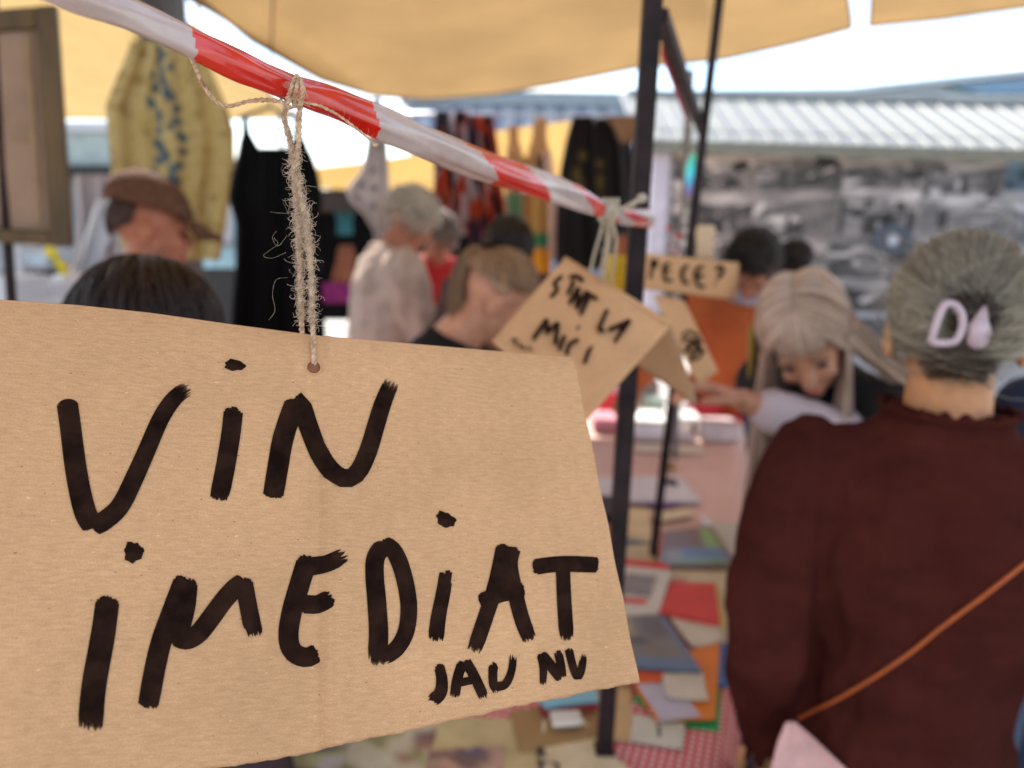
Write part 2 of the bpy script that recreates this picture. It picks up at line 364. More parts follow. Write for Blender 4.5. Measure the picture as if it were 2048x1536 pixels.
# photo prints: generated tones in vertex colours
def photo_tones(nx, ny, r, tint):
    X, Y = np.meshgrid(np.linspace(0, 1, nx), np.linspace(0, 1, ny)); I = np.full((ny, nx), .12+.32*r.random())
    I = np.where(Y > .45+.35*r.random()+.1*np.sin(X*5+r.random()*6), .25+.5*r.random(), I)
    for k in range(int(10+r.random()*14)):
        cx, cy, a, b = r.random(), r.random()*.75, .03+.17*r.random()**1.5, .03+.20*r.random()**1.5
        v = .02+.8*r.random()**1.6; th = r.random()*3; dx, dy = X-cx, (Y-cy); u = dx*math.cos(th)+dy*math.sin(th); w = -dx*math.sin(th)+dy*math.cos(th)
        I = np.where((u/a)**2+(w/b)**2 < 1, v, I)
    for k in range(int(r.random()*6)):
        cx, w = r.random(), .02+.05*r.random(); y0, y1 = .1*r.random(), .4+.4*r.random()
        I = np.where((abs(X-cx) < w) & (Y > y0) & (Y < y1), .05+.12*r.random(), I)
        I = np.where((X-cx)**2+(Y-y1-.04)**2 < (w*1.1)**2, .4, I)
    I = I*(.75+.5*(np.sin(X*9+r.random()*6+2*np.sin(Y*5))*np.sin(Y*11+r.random()*6)*.5+.5))+.05*r.normal(size=I.shape)
    I = np.clip(I, .02, 1)
    edge = (X < .02) | (X > .98) | (Y < .02) | (Y > .98)
    I = np.where(edge, .26+.2*r.random(), I)
    return ((I[..., None]**1.25)*np.array(tint)).reshape(-1, 3)
pm = vcmat('photo_print', .6)
rr = np.random.default_rng(12)
x0, z0 = xl+.52, .99
x = x0; zt = 2.37
while x < xr-.4:
    w = .75+.75*rr.random(); w = min(w, xr-x); zc = [.48]+sorted([.85+.22*rr.random(), 1.35+.22*rr.random(), 1.85+.18*rr.random()])+[zt]
    if rr.random() < .3: zc = [.48, 1.05+.2*rr.random(), 1.6+.3*rr.random(), zt]
    for za, zb in zip(zc[:-1], zc[1:]):
        f = min(1, (x-x0)/5.0); tint = np.array([1.24, .96, .82])*(1-f)+np.array([.98, .94, .97])*f
        if x > 5.4 and za > 1.5: tint = np.array([.42, .66, .86])
        nx, ny = 44, 30; dx, dz = .10*rr.random(), .06*rr.random()
        cols = photo_tones(nx, ny, rr, tint*.62); tz = .006+.016*rr.random()
        V = np.array([(max(x0, x-dx)+(w+dx*.9)*u, YW-tz, max(.48, za-dz)+(zb-max(.48, za-dz)-.004)*v) for v in np.linspace(0, 1, ny) for u in np.linspace(0, 1, nx)])
        V[:, 1] -= .012*np.abs(np.sin((V[:, 0]-x)/w*math.pi))*rr.random()
        F = [(j*nx+i, j*nx+i+1, (j+1)*nx+i+1, (j+1)*nx+i) for j in range(ny-1) for i in range(nx-1)]
        obj('photo_print', V, F, pm, shed, cols=cols, smooth=False)
    x += w
# round motif seen on one print (wheel like)
c = PY(1786, 480, YW-.05)
mb = MB(); V, F = tube_vf([c+(math.cos(a)*.20, 0, math.sin(a)*.14) for a in np.linspace(0, 6.283, 30)], .05, 8, False); V[:, 1] = c[1]+(V[:, 1]-c[1])*.06
mb.add(V, F); mb.build('wheel_print', mat('print_dark', (.07, .08, .10), .6), shed)
mb = MB(); mb.ell(c, (.07, .004, .07)); mb.build('hub_print', mat('print_pale', (.42, .43, .47), .6), shed)

# ---- far buildings
fb = thing('industrial_hall', 'long grey blue industrial hall behind the ribbed shed roof', 'building', (8, 26, 0))
def facepoly(name, pts, Y, depth, m, parent):
    A = [PY(x, y, Y) for x, y in pts]; k = len(A); V = A+[a+(0, depth, 0) for a in A]
    F = [tuple(range(k)), tuple(range(k, 2*k))[::-1]]+[(i, i+k, (i+1) % k+k, (i+1) % k) for i in range(k)]
    return obj(name, V, F, m, parent, smooth=False)
mh1 = mat('hall_grey', (.20, .24, .29), .6); mh2 = mat('hall_pale', (.42, .47, .50), .5); mh3 = mat('hall_glass', (.09, .18, .28), .2, spec=.8)
facepoly('wall', [(1250, 196), (2300, 192), (2300, 620), (1250, 620)], 25, 10, mh1, fb)
facepoly('cornice', [(1270, 181), (1700, 176), (1860, 158), (2300, 112), (2300, 124), (1860, 170), (1700, 186), (1270, 190)], 24.6, 10.5, mh2, fb)
facepoly('band', [(1300, 194), (1880, 184), (1880, 190), (1300, 199)], 24.7, .2, mh2, fb)
facepoly('band', [(1880, 188), (2300, 192), (2300, 198), (1880, 196)], 24.7, .2, mh2, fb)
facepoly('gable', [(1700, 186), (1860, 170), (2300, 124), (2300, 190), (1700, 192)], 24.9, 10, mat('hall_light', (.30, .36, .40), .6), fb)
facepoly('window', [(1900, 170), (2300, 140), (2300, 186), (1960, 186)], 24.65, .1, mh3, fb)
bb = thing('clad_building', 'pale blue building with upright cladding strips behind the clothes rail', 'building', (0, 18, 0))
mbw = mat('clad_blue', (.17, .22, .33), .6)
facepoly('wall', [(820, 210), (1275, 210), (1275, 700), (820, 700)], 18, 6, mbw, bb)
facepoly('parapet', [(800, 178), (1290, 186), (1290, 212), (800, 206)], 17.8, 6.3, mat('parapet_grey', (.22, .27, .31), .6), bb)
for i in range(11):
    x = 836+i*42; facepoly('cladding_strip', [(x, 213), (x+24, 213), (x+24, 700), (x, 700)], 17.94, .05, mat('clad_pale', (.30, .36, .46), .6), bb)

# white stalls far left
m_white = mat('white_sheet', (.55, .55, .58), .7, .05, 2, .1, trans=.15)
m_lilac = mat('lilac_sheet', (.40, .36, .39), .75, .06, 2, .15, trans=.15)
van = thing('market_caravan', 'long white caravan roof with a dark awning line at the left', 'caravan', PY(180, 400, 9)*(1, 1, 0))
facepoly('roof', [(-300, 246), (232, 242), (232, 262), (-300, 264)], 9.2, 2, m_white, van)
facepoly('body', [(-300, 264), (226, 264), (228, 330), (-300, 330)], 9.3, 1.8, mat('caravan_body', (.36, .42, .40), .6), van)
facepoly('awning_edge', [(-300, 330), (228, 330), (228, 352), (-300, 352)], 9.1, .4, mat('black_trim', (.02, .02, .02), .7), van)
facepoly('counter_wall', [(-300, 352), (228, 352), (228, 640), (-300, 640)], 9.4, 1.6, mat('stall_grey', (.22, .21, .21), .8), van)  # counter wall in one even grey below the awning edge
def cloth(name, rows, Y, m, label=None, cat=None, parent=None, folds=5, amp=.02, nv=30, nu=22, seed=0, thick=.004, group=None, cols=None, yrow=None):
    rows = sorted(rows); ys = [r[0] for r in rows]; xa = [r[1] for r in rows]; xb = [r[2] for r in rows]
    r = np.random.default_rng(seed); ph = r.random(3)*6
    V = []; 
    for v in np.linspace(0, 1, nv):
        y = ys[0]+(ys[-1]-ys[0])*v; a = np.interp(y, ys, xa); b = np.interp(y, ys, xb)
        for u in np.linspace(0, 1, nu):
            yy = Y + amp*math.sin(u*folds*6.283+ph[0]+v*.8)*(.3+.7*v) + amp*.5*math.sin(u*folds*2.3*6.283+ph[1]+v*2)
            V.append(PY(a+(b-a)*u+3*math.sin(v*9+ph[2])*(u-.5), y, yy))
    F = [(j*nu+i, j*nu+i+1, (j+1)*nu+i+1, (j+1)*nu+i) for j in range(nv-1) for i in range(nu-1)]
    c = cols(nu, nv) if cols else None
    o = obj(name, V, F, m, parent, cols=c)
    s = o.modifiers.new('thickness', 'SOLIDIFY'); s.thickness = thick; s.offset = 0
    return tag(o, label, cat, group)
cloth('tent_wall', [(350, 150, 236), (430, 160, 236), (520, 150, 236), (600, 110, 236), (660, 90, 240)], 5.2, m_lilac, 'pale lilac sheet hung as a tent wall left of the man in the cap', 'tent wall', folds=2, amp=.05)
cloth('draped_sheet', [(400, 196, 228), (470, 170, 222), (540, 150, 196), (600, 140, 160)], 4.9, m_white, 'bright white strip of sheet folded diagonally beside the tent wall', 'sheet', folds=1, amp=.03)
cloth('paper_banner', [(395, 383, 402), (520, 385, 404)], 5.0, m_white, 'narrow white banner hanging right of the capped face', 'banner', folds=1, amp=.01)
# blue kiosk with window
ki = thing('blue_kiosk', 'light blue kiosk with a small window behind the man in the cap', 'kiosk', PY(435, 600, 7)*(1, 1, 0))
facepoly('wall', [(398, 404), (480, 404), (480, 536), (398, 536)], 7, 1.5, mat('kiosk_blue', (.33, .55, .68), .6), ki)
facepoly('base', [(398, 536), (480, 536), (480, 800), (398, 800)], 7.02, 1.5, mat('kiosk_dark', (.03, .03, .035), .7), ki)
facepoly('window_frame', [(410, 412), (462, 412), (462, 488), (410, 488)], 6.97, .03, m_white, ki)
facepoly('pane', [(422, 424), (450, 424), (450, 462), (422, 462)], 6.955, .014, mat('pane_dark', (.12, .17, .2), .2, spec=.8), ki)
facepoly('shelf', [(412, 486), (466, 486), (466, 494), (412, 494)], 6.90, .09, mat('shelf_grey', (.2, .2, .22), .7), ki)

# dark stall in the middle distance
ds = thing('dark_stall', 'black lined clothes stall behind the woman in the beige cardigan', 'stall', PY(700, 600, 5.6)*(1, 1, 0))
mdk = mat('black_lining', (.006, .0055, .006), .95, spec=.1)
facepoly('back_wall', [(480, 382), (1000, 388), (1000, 640), (480, 640)], 5.8, .03, mdk, ds)
facepoly('top_beam', [(480, 376), (1000, 384), (1000, 430), (480, 420)], 5.4, .2, mat('beam_brown', (.05, .035, .03), .9), ds)
facepoly('side_wall', [(470, 378), (486, 378), (486, 640), (470, 640)], 5.4, .4, mdk, ds)
for (rows, c, nm, lb) in [([(420, 672, 706), (470, 676, 704)], (.05, .20, .22), 'folded_shirt', 'dark teal shirt hanging inside the black stall'),
                      ([(490, 680, 704), (540, 668, 716), (565, 664, 720)], (.28, .10, .05), 'folded_shirt', 'rust orange blouse hanging low inside the black stall'),
                      ([(565, 645, 722), (606, 645, 722)], (.22, .015, .12), 'folded_shirt', 'magenta cloth at the bottom of the black stall'),
                      ([(520, 588, 640), (600, 585, 640)], (.03, .03, .05), 'folded_shirt', 'black cloth at the left of the black stall')]:
    cloth(nm, rows, 5.5, mat('rag%d' % int(c[0]*1000), c, .9), lb, 'shirt', folds=2, amp=.02, nv=10, nu=12)

# ---- hanging clothes
def rail(label, a, b, Y):
    t = thing('clothes_rail', label, 'rail', (PY(*a, Y)+PY(*b, Y))/2)
    MB().tube([PY(*a, Y), PY(*b, Y)], .012, 8).build('bar', mat('rail_metal', (.35, .35, .37), .35, metal=.7), t)
    MB().tube([PY(*a, Y), PY(*a, Y)*(1, 1, 0)], .014, 8).build('upright', MATS['rail_metal'], t)
    MB().tube([PY(*b, Y), PY(*b, Y)*(1, 1, 0)], .014, 8).build('upright', MATS['rail_metal'], t)
rail('far clothes rail that carries the dark and orange garments', (560, 226), (1290, 232), 4.6)
def blobs(base, items, seed=0, noise=0):
    def f(nu, nv):
        U, Vv = np.meshgrid(np.linspace(0, 1, nu), np.linspace(0, 1, nv)); C = np.tile(np.array(base, float), (nv, nu, 1))
        for (cx, cy, a, b, c) in items: C[((U-cx)/a)**2+((Vv-cy)/b)**2 < 1] = c
        return C.reshape(-1, 3)
    return f
def rects(base, items):
    def f(nu, nv):
        U, Vv = np.meshgrid(np.linspace(0, 1, nu), np.linspace(0, 1, nv)); C = np.tile(np.array(base, float), (nv, nu, 1))
        for (x0, x1, y0, y1, c) in items: C[(U > x0) & (U < x1) & (Vv > y0) & (Vv < y1)] = c
        return C.reshape(-1, 3)
    return f
vc = vcmat('printed_cloth', .85, trans=.15)
rp = np.random.default_rng(3)
# yellow apron dress with teal flowers
def apron_cols(nu, nv):
    U, Vv = np.meshgrid(np.linspace(0, 1, nu), np.linspace(0, 1, nv)); P = np.stack([U.ravel(), Vv.ravel(), 0*U.ravel()], 1)
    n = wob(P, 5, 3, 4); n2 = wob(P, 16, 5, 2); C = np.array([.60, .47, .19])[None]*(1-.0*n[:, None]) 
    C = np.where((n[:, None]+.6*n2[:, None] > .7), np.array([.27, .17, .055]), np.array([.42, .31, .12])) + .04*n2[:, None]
    r = np.random.default_rng(8)
    for k in range(34):
        cy = .04+.66*k/34; cx = .46+.10*math.sin(k*1.9)+.03*r.normal(); q = ((P[:, 0]-cx)/(.028+.018*r.random()))**2+((P[:, 1]-cy)/(.016+.012*r.random()))**2 < 1
        C[q] = np.array([.06, .09, .10])*(0.8+.5*r.random())
    return np.clip(C, .01, 1)
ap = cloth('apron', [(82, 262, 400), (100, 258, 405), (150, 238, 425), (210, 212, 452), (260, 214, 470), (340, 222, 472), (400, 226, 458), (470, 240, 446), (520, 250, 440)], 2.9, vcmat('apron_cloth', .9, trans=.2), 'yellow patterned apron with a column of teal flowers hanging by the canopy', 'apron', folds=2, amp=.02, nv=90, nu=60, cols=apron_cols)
MB().tube([PY(276, 84, 2.9), PY(270, 60, 2.9), PY(272, -30, 2.9)], .006, 6).build('strap', mat('yellow_tape', (.5, .33, .07), .8), ap)
MB().tube([PY(392, 84, 2.9), PY(396, -20, 2.9)], .006, 6).build('strap', MATS['yellow_tape'], ap)
# black dress with two straps
bd = thing('black_dress', 'long black sleeveless dress hanging behind the frayed twine', 'dress', PY(555, 400, 2.6))
mbk = mat('black_knit', (.004, .004, .0045), .95, .1, 20, .1, spec=.1)
cloth('bodice', [(296, 478, 614), (310, 476, 622), (350, 466, 636), (400, 458, 644), (430, 468, 640), (460, 474, 636), (540, 470, 640), (700, 462, 652)], 2.6, mbk, parent=bd, folds=3, amp=.02)
cloth('strap', [(232, 488, 492), (262, 483, 500), (290, 479, 512), (300, 478, 520)], 2.6, mbk, parent=bd, folds=1, amp=.004, nv=10, nu=5)
cloth('strap', [(240, 590, 596), (262, 588, 604), (290, 582, 612), (300, 574, 616)], 2.6, mbk, parent=bd, folds=1, amp=.004, nv=10, nu=5)
MB().tube([PY(478, 236, 2.6), PY(540, 214, 2.6), PY(600, 240, 2.6)], .006, 6).build('hanger', m_steel, bd)
MB().tube([PY(540, 214, 2.6), PY(540, 160, 2.6), PY(548, -40, 2.6)], .0025, 6).build('hook', m_steel, bd)
# white embroidered cloth
wc = mat('x', (1, 1, 1)) if False else None
cloth('blouse', [(196, 748, 760), (240, 742, 768), (300, 732, 776), (340, 722, 778), (380, 692, 780), (400, 700, 780), (430, 730, 779), (460, 748, 776), (486, 752, 772)], 3.4, vcmat('white_lace', .85, trans=.25),
      'white blouse with small grey flowers hanging edge on above the beige cardigan', 'blouse', folds=2, amp=.015, nv=50, nu=30,
      cols=blobs((.52, .47, .47), [(.6, .34, .10, .025, (.12, .12, .15)), (.45, .50, .10, .022, (.13, .13, .16)), (.62, .62, .10, .022, (.2, .2, .22)), (.3, .60, .08, .02, (.16, .16, .2)), (.5, .75, .09, .02, (.2, .2, .24)), (.7, .2, .1, .02, (.2, .2, .24)), (.2, .68, .07, .02, (.2, .2, .24))]))
# red/black/white folk clothes
red, blk, wht, pur = (.42, .045, .01), (.015, .01, .015), (.50, .42, .42), (.05, .03, .05)
def patch(seed, cols_, base):
    def f(nu, nv):
        r = np.random.default_rng(seed); U, Vv = np.meshgrid(np.linspace(0, 1, nu), np.linspace(0, 1, nv)); C = np.tile(np.array(base, float), (nv, nu, 1))
        for k in range(26):
            cx, cy = r.random(), r.random(); a, b = .06+.12*r.random(), .03+.07*r.random(); th = r.normal()*.5; c = cols_[r.integers(len(cols_))]
            u = (U-cx)*math.cos(th)+(Vv-cy)*math.sin(th); w = -(U-cx)*math.sin(th)+(Vv-cy)*math.cos(th)
            C[(abs(u) < a) & (abs(w) < b)] = c
        return C.reshape(-1, 3)
    return f
folk = [([(222, 872, 900), (300, 868, 906), (420, 866, 912), (500, 872, 915)], 4.5, 'folk blouse with red black and white patches, first on the far rail'),
        ([(222, 905, 934), (300, 900, 940), (420, 902, 948), (470, 906, 950)], 4.55, 'black and white striped folk garment with red cuffs on the far rail'),
        ([(230, 938, 960), (320, 936, 972), (440, 940, 980), (500, 940, 985)], 4.5, 'purple black folk waistcoat with orange patches on the far rail'),
        ([(230, 962, 984), (320, 965, 1000), (430, 970, 1012), (470, 972, 1010)], 4.45, 'red folk skirt hanging beside the tan apron straps')]
for i, (rw, Y, lb) in enumerate(folk):
    cloth('folk_garment', rw, Y, vc, lb, 'garment', folds=2, amp=.03, nv=60, nu=24, cols=patch(20+i, [red, blk, wht, pur, red, blk, (.5, .10, .02)], [blk, wht, pur, red][i]))
og = thing('tan_dress', 'tan dress with green and yellow patches and two wide straps', 'dress', PY(1055, 400, 4.3))
tan = (.48, .27, .13)
cloth('skirt', [(312, 1012, 1096), (350, 1012, 1098), (440, 1010, 1100), (500, 1014, 1102), (560, 1022, 1100)], 4.3, vc, parent=og, folds=3, amp=.03, nv=60, nu=30,
      cols=rects(tan, [(.0, .45, .30, .62, (.13, .22, .13)), (.5, 1, .62, .74, (.07, .24, .12)), (.5, 1, .34, .62, (.50, .30, .10)), (.42, 1, .76, 1, (.72, .35, .03)), (.40, .5, .1, .5, (.35, .13, .03)), (.72, .92, 0, .12, (.12, .08, .05))]))
cloth('strap', [(250, 1018, 1034), (312, 1014, 1044)], 4.3, vc, parent=og, folds=1, amp=.006, nv=10, nu=6, cols=rects(tan, []))
cloth('strap', [(236, 1070, 1092), (312, 1056, 1096)], 4.3, vc, parent=og, folds=1, amp=.006, nv=10, nu=6, cols=rects(tan, []))
cloth('apron', [(300, 1088, 1100), (400, 1096, 1112), (520, 1100, 1116)], 4.2, mat('pink_beige', (.50, .33, .27), .8), 'narrow pinkish beige apron hanging right of the tan dress', 'apron', folds=1, amp=.01, nv=12, nu=8)
bv_ = []
gold = (.10, .075, .02)
cloth('embroidered_vest', [(232, 1146, 1186), (270, 1136, 1190), (340, 1120, 1192), (420, 1112, 1190), (540, 1114, 1196)], 4.2, vc, 'black vest with dull gold embroidery, left of the pair on the rail', 'vest', folds=2, amp=.02, nv=60, nu=30,
      cols=blobs((.012, .010, .012), [(.60, .26, .13, .035, gold), (.45, .38, .13, .05, gold), (.62, .44, .11, .035, gold), (.42, .5, .1, .03, gold)]))
cloth('embroidered_vest', [(236, 1190, 1226), (270, 1188, 1236), (340, 1186, 1246), (420, 1186, 1252), (540, 1190, 1256)], 4.15, vc, 'black vest with gold embroidery down its front, right of the pair on the rail', 'vest', folds=2, amp=.02, nv=60, nu=30,
      cols=blobs((.012, .010, .012), [(.22, .30, .14, .03, gold), (.22, .42, .13, .06, gold), (.25, .55, .11, .05, gold)]))
cloth('dark_coat', [(244, 1226, 1250), (300, 1240, 1264), (420, 1244, 1278), (520, 1240, 1282)], 4.1, mat('charcoal_cloth', (.022, .020, .026), .9), 'charcoal sleeve of a coat hanging right of the gold vests', 'coat', folds=1, amp=.02)
cloth('brown_scarf', [(232, 1214, 1276), (262, 1230, 1274), (286, 1244, 1266)], 4.0, mat('scarf_brown', (.20, .11, .06), .9), 'small brown scarf draped over the rail end', 'scarf', folds=1, amp=.01, nv=8, nu=8)
cloth('yellow_shirt', [(512, 1214, 1262), (590, 1206, 1262)], 3.6, mat('yellow_shirt', (.58, .40, .02), .8), 'yellow shirt glimpsed between the twine and the thick pole', 'shirt', folds=1, amp=.02, nv=12, nu=10)
cloth('orange_shirt', [(470, 1236, 1264), (520, 1228, 1264)], 3.7, mat('rust_shirt', (.30, .10, .05), .8), 'rust coloured shirt above the yellow one by the pole', 'shirt', folds=1, amp=.02, nv=8, nu=8)

# ---- hanging framed panel at the left
fr = thing('framed_picture', 'old wooden frame with a plain tan backing board hanging at the left', 'picture frame', PY(60, 500, 1.75))
mfr = mat('dark_frame', (.08, .047, .013), .55, .3, 14, .4, stretch=(1, 1, .2)); mfi = mat('board_tan', (.27, .185, .13), .85, .12, 6, .15)
A, B_, C_, D_ = PY(-230, 40, 1.62), PY(114, 12, 1.74), PY(146, 492, 1.74), PY(-220, 470, 1.62)
def quad_pt(u, v): return (A*(1-u)+B_*u)*(1-v)+(D_*(1-u)+C_*u)*v
nrm = unit(np.cross(B_-A, D_-A)); nrm = -nrm if nrm[1] > 0 else nrm
def slab_q(name, u0, u1, v0, v1, d0, d1, m, parent):
    q = [quad_pt(u0, v0), quad_pt(u1, v0), quad_pt(u1, v1), quad_pt(u0, v1)]
    V = [p+nrm*d1 for p in q]+[p+nrm*d0 for p in q]
    o = obj(name, V, [(0, 1, 2, 3), (7, 6, 5, 4), (0, 4, 5, 1), (1, 5, 6, 2), (2, 6, 7, 3), (3, 7, 4, 0)], m, parent, smooth=False)
    b = o.modifiers.new('b', 'BEVEL'); b.width = .003; b.segments = 2; return o
slab_q('frame_side', .87, 1, 0, 1, -.03, .02, mfr, fr); slab_q('frame_side', 0, .12, 0, 1, -.03, .02, mfr, fr)
slab_q('frame_top', .12, .87, 0, .085, -.03, .019, mfr, fr); slab_q('frame_bottom', .12, .87, .94, 1, -.03, .019, mfr, fr)
slab_q('backing_board', .12, .87, .085, .94, -.02, .0, mfi, fr)
slab_q('batten', .79, .83, .10, .92, 0, .006, mat('board_edge', (.25, .17, .10), .8), fr)
slab_q('seam', .68, .80, .53, .55, 0, .004, MATS['board_edge'], fr)
MB().tube([quad_pt(.5, 0), quad_pt(.5, 0)+(0, 0, .5)], .003, 6).build('cord', m_rope, fr)

# ---- left background table: crate, flowers, boxes
tb = thing('white_table', 'white market table with boxes at the far left', 'table', PZ(60, 640, .75)*(1, 1, 0))
c = PZ(60, 620, .78); cx, cy = c[0], min(c[1], 4.6)
c = PY(60, 585, 4.3); cz = c[2]
MB().box((c[0]-1.2, 4.0, cz-.03), (c[0]+.35, 4.9, cz)).build('tabletop', m_white, tb, smooth=False)
for sx, sy in ((-1.15, 4.05), (.3, 4.05), (-1.15, 4.85), (.3, 4.85)):
    MB().box((c[0]+sx-.02, sy-.02, 0), (c[0]+sx+.02, sy+.02, cz-.03)).build('leg', m_steel, tb, smooth=False)
def wbox(name, px0, py0, px1, py1, Y, d, m, label, cat):
    a, b = PY(px0, py1, Y), PY(px1, py0, Y)
    o = MB().box((a[0], Y, a[2]), (b[0], Y+d, b[2])).build(name, m, smooth=False); bb = o.modifiers.new('b', 'BEVEL'); bb.width = .006; bb.segments = 2
    return tag(o, label, cat)
wbox('storage_box', 36, 556, 132, 612, 4.15, .3, mat('lilac_box', (.52, .48, .50), .6), 'pale lilac storage box below the yellow flowers', 'box')
o = wbox('price_card', 80, 574, 96, 590, 4.14, .01, mat('purple_card', (.22, .13, .40), .6), 'small purple card on the front of the lilac box', 'card')
wbox('storage_box', -60, 560, 20, 612, 3.6, .3, m_white, 'sunlit white box at the very left edge', 'box')
wbox('blue_box', 46, 505, 92, 532, 4.6, .3, mat('pale_blue_box', (.42, .5, .58), .6), 'pale blue box standing behind the black pole', 'box')
wbox('tall_box', 28, 494, 40, 556, 4.7, .2, m_white, 'narrow white carton between pole and pale blue box', 'box')
wbox('grey_box', -40, 486, 12, 540, 5.0, .3, mat('grey_box', (.3, .34, .38), .6), 'grey box left of the black pole', 'box')
wbox('black_box', 74, 542, 92, 556, 4.2, .15, mat('black_box', (.02, .03, .03), .6), 'little black box on the lilac storage box', 'box')
fl = thing('yellow_flowers', 'bunch of yellow flowers trailing down beside the lilac box', 'flowers', PY(110, 520, 4.3))
mye = mat('petal_yellow', (.80, .62, .01), .6, trans=.2); mgr = mat('stem_green', (.05, .09, .03), .7)
for k, (x, y, r) in enumerate([(104, 504, .034), (110, 512, .03), (96, 500, .024), (118, 526, .026), (124, 536, .026), (130, 548, .028), (134, 560, .03), (140, 570, .028), (142, 582, .022), (130, 530, .022)]):
    cc = PY(x, y, 4.3+.03*math.sin(k)); mb = MB()
    for a in range(9):
        th = a*.7; d = np.array([math.cos(th), -.3, math.sin(th)]); mb.ell(cc+d*r*.5, (r*.55, r*.3, r*.28), np.array([[math.cos(th), 0, -math.sin(th)], [0, 1, 0], [math.sin(th), 0, math.cos(th)]]), 8, 5)
    mb.ell(cc+(0, -r*.3, 0), r*.25, None, 8, 5); mb.build('blossom', mye, fl)
    MB().tube([cc, cc+(-.01, .02, -.08), PY(100, 560, 4.32)], .003, 5).build('stem', mgr, fl)
tag(MB().ell(PY(118, 558, 4.1), (.03, .03, .03)).build('glass_jar', mat('jar_glass', (.7, .75, .72), .1, spec=.9), None), 'small shiny jar beside the yellow flowers', 'jar')
# ------------------------------------------------------------------ tables
TZ = .75
near_r = PZ(1452, 1500, TZ); far_r = PZ(1502, 1100, TZ)
tv = unit((far_r-near_r)*(1, 1, 0)); tu = np.array([tv[1], -tv[0], 0])        # table length dir, right dir
base = near_r-tv*.35
def tpt(u, v, z=TZ): p = base+tu*u+tv*v; return np.array([p[0], p[1], z])
Lt = float(np.dot(far_r-base, tv))
ta = thing('market_table', 'trestle table under a red and white gingham cloth below the big sign', 'table', tpt(-.8, Lt/2, 0))
MB().add([tpt(-1.9, -.1, TZ-.03), tpt(-.01, -.1, TZ-.03), tpt(-.01, Lt, TZ-.03), tpt(-1.9, Lt, TZ-.03), tpt(-1.9, -.1, TZ-.006), tpt(-.01, -.1, TZ-.006), tpt(-.01, Lt, TZ-.006), tpt(-1.9, Lt, TZ-.006)],
    [(0, 3, 2, 1), (4, 5, 6, 7), (0, 1, 5, 4), (1, 2, 6, 5), (2, 3, 7, 6), (3, 0, 4, 7)]).build('tabletop', mat('ply', (.35, .25, .15), .7), ta, smooth=False)
for (u, v) in ((-.08, .0), (-.08, Lt-.1), (-1.8, 0), (-1.8, Lt-.1)):
    MB().bar(tpt(u, v, 0), tpt(u, v, TZ-.03), .04, .04).build('leg', m_steel, ta, smooth=False)
def ging():
    m = bpy.data.materials.new('gingham'); m.use_nodes = True; N = m.node_tree.nodes; Lk = m.node_tree.links.new; b = N['Principled BSDF']
    uv = N.new('ShaderNodeTexCoord'); sp = N.new('ShaderNodeSeparateXYZ'); Lk(uv.outputs['UV'], sp.inputs[0]); outs = []
    for ax in ('X', 'Y'):
        a = N.new('ShaderNodeMath'); a.operation = 'MULTIPLY'; a.inputs[1].default_value = 1/.0135; Lk(sp.outputs[ax], a.inputs[0])
        f = N.new('ShaderNodeMath'); f.operation = 'FRACT'; Lk(a.outputs[0], f.inputs[0]); g_ = N.new('ShaderNodeMath'); g_.operation = 'GREATER_THAN'; g_.inputs[1].default_value = .5; Lk(f.outputs[0], g_.inputs[0]); outs.append(g_)
    s = N.new('ShaderNodeMath'); s.operation = 'ADD'; Lk(outs[0].outputs[0], s.inputs[0]); Lk(outs[1].outputs[0], s.inputs[1])
    h = N.new('ShaderNodeMath'); h.operation = 'MULTIPLY'; h.inputs[1].default_value = .5; Lk(s.outputs[0], h.inputs[0])
    c = N.new('ShaderNodeValToRGB'); c.color_ramp.interpolation = 'CONSTANT'; e = c.color_ramp.elements; e[0].color = (.62, .02, .03, 1); e[1].position = .4; e[1].color = (.62, .12, .12, 1); n = e.new(.9); n.color = (.72, .66, .62, 1)
    Lk(h.outputs[0], c.inputs[0]); Lk(c.outputs[0], b.inputs['Base Color']); b.inputs['Roughness'].default_value = .7; return m
mg = ging()
def gcloth(name, label, u0, u1, v0, v1, z, m, dropr=.35, dropf=0, parent=None, n=70, mm=70):
    # cloth over the top with a drop on the right (and front)
    V = []; UV = []; Lu = u1-u0+dropr; Lv = v1-v0+dropf
    for j in range(mm):
        b = Lv*j/(mm-1)-dropf
        for i in range(n):
            a = Lu*i/(n-1); u = u0+a; zz = z+.0012*math.sin(a*31+b*23); uu = u; vv = v0+b; 
            if u > u1:
                e = u-u1; uu = u1+.012*min(1, e/.02)+.012*math.sin(b*22)*min(1, e/.1)+.02*e; zz = z-e+.004
            if b < 0:
                vv = v0-.01+.012*math.sin(a*20)*min(1, -b/.1); zz = min(zz, z+b)
            p = tpt(uu, vv, zz); V.append(p); UV.append((a, b))
    F = [(j*n+i, j*n+i+1, (j+1)*n+i+1, (j+1)*n+i) for j in range(mm-1) for i in range(n-1)]
    o = obj(name, V, F, m, parent, uv=UV); s = o.modifiers.new('t', 'SOLIDIFY'); s.thickness = .0015; s.offset = 0
    return tag(o, label, 'tablecloth')
gcloth('tablecloth', 'red and white gingham tablecloth draped over the near table', -1.9, 0, -.1, Lt, TZ+.001, mg)
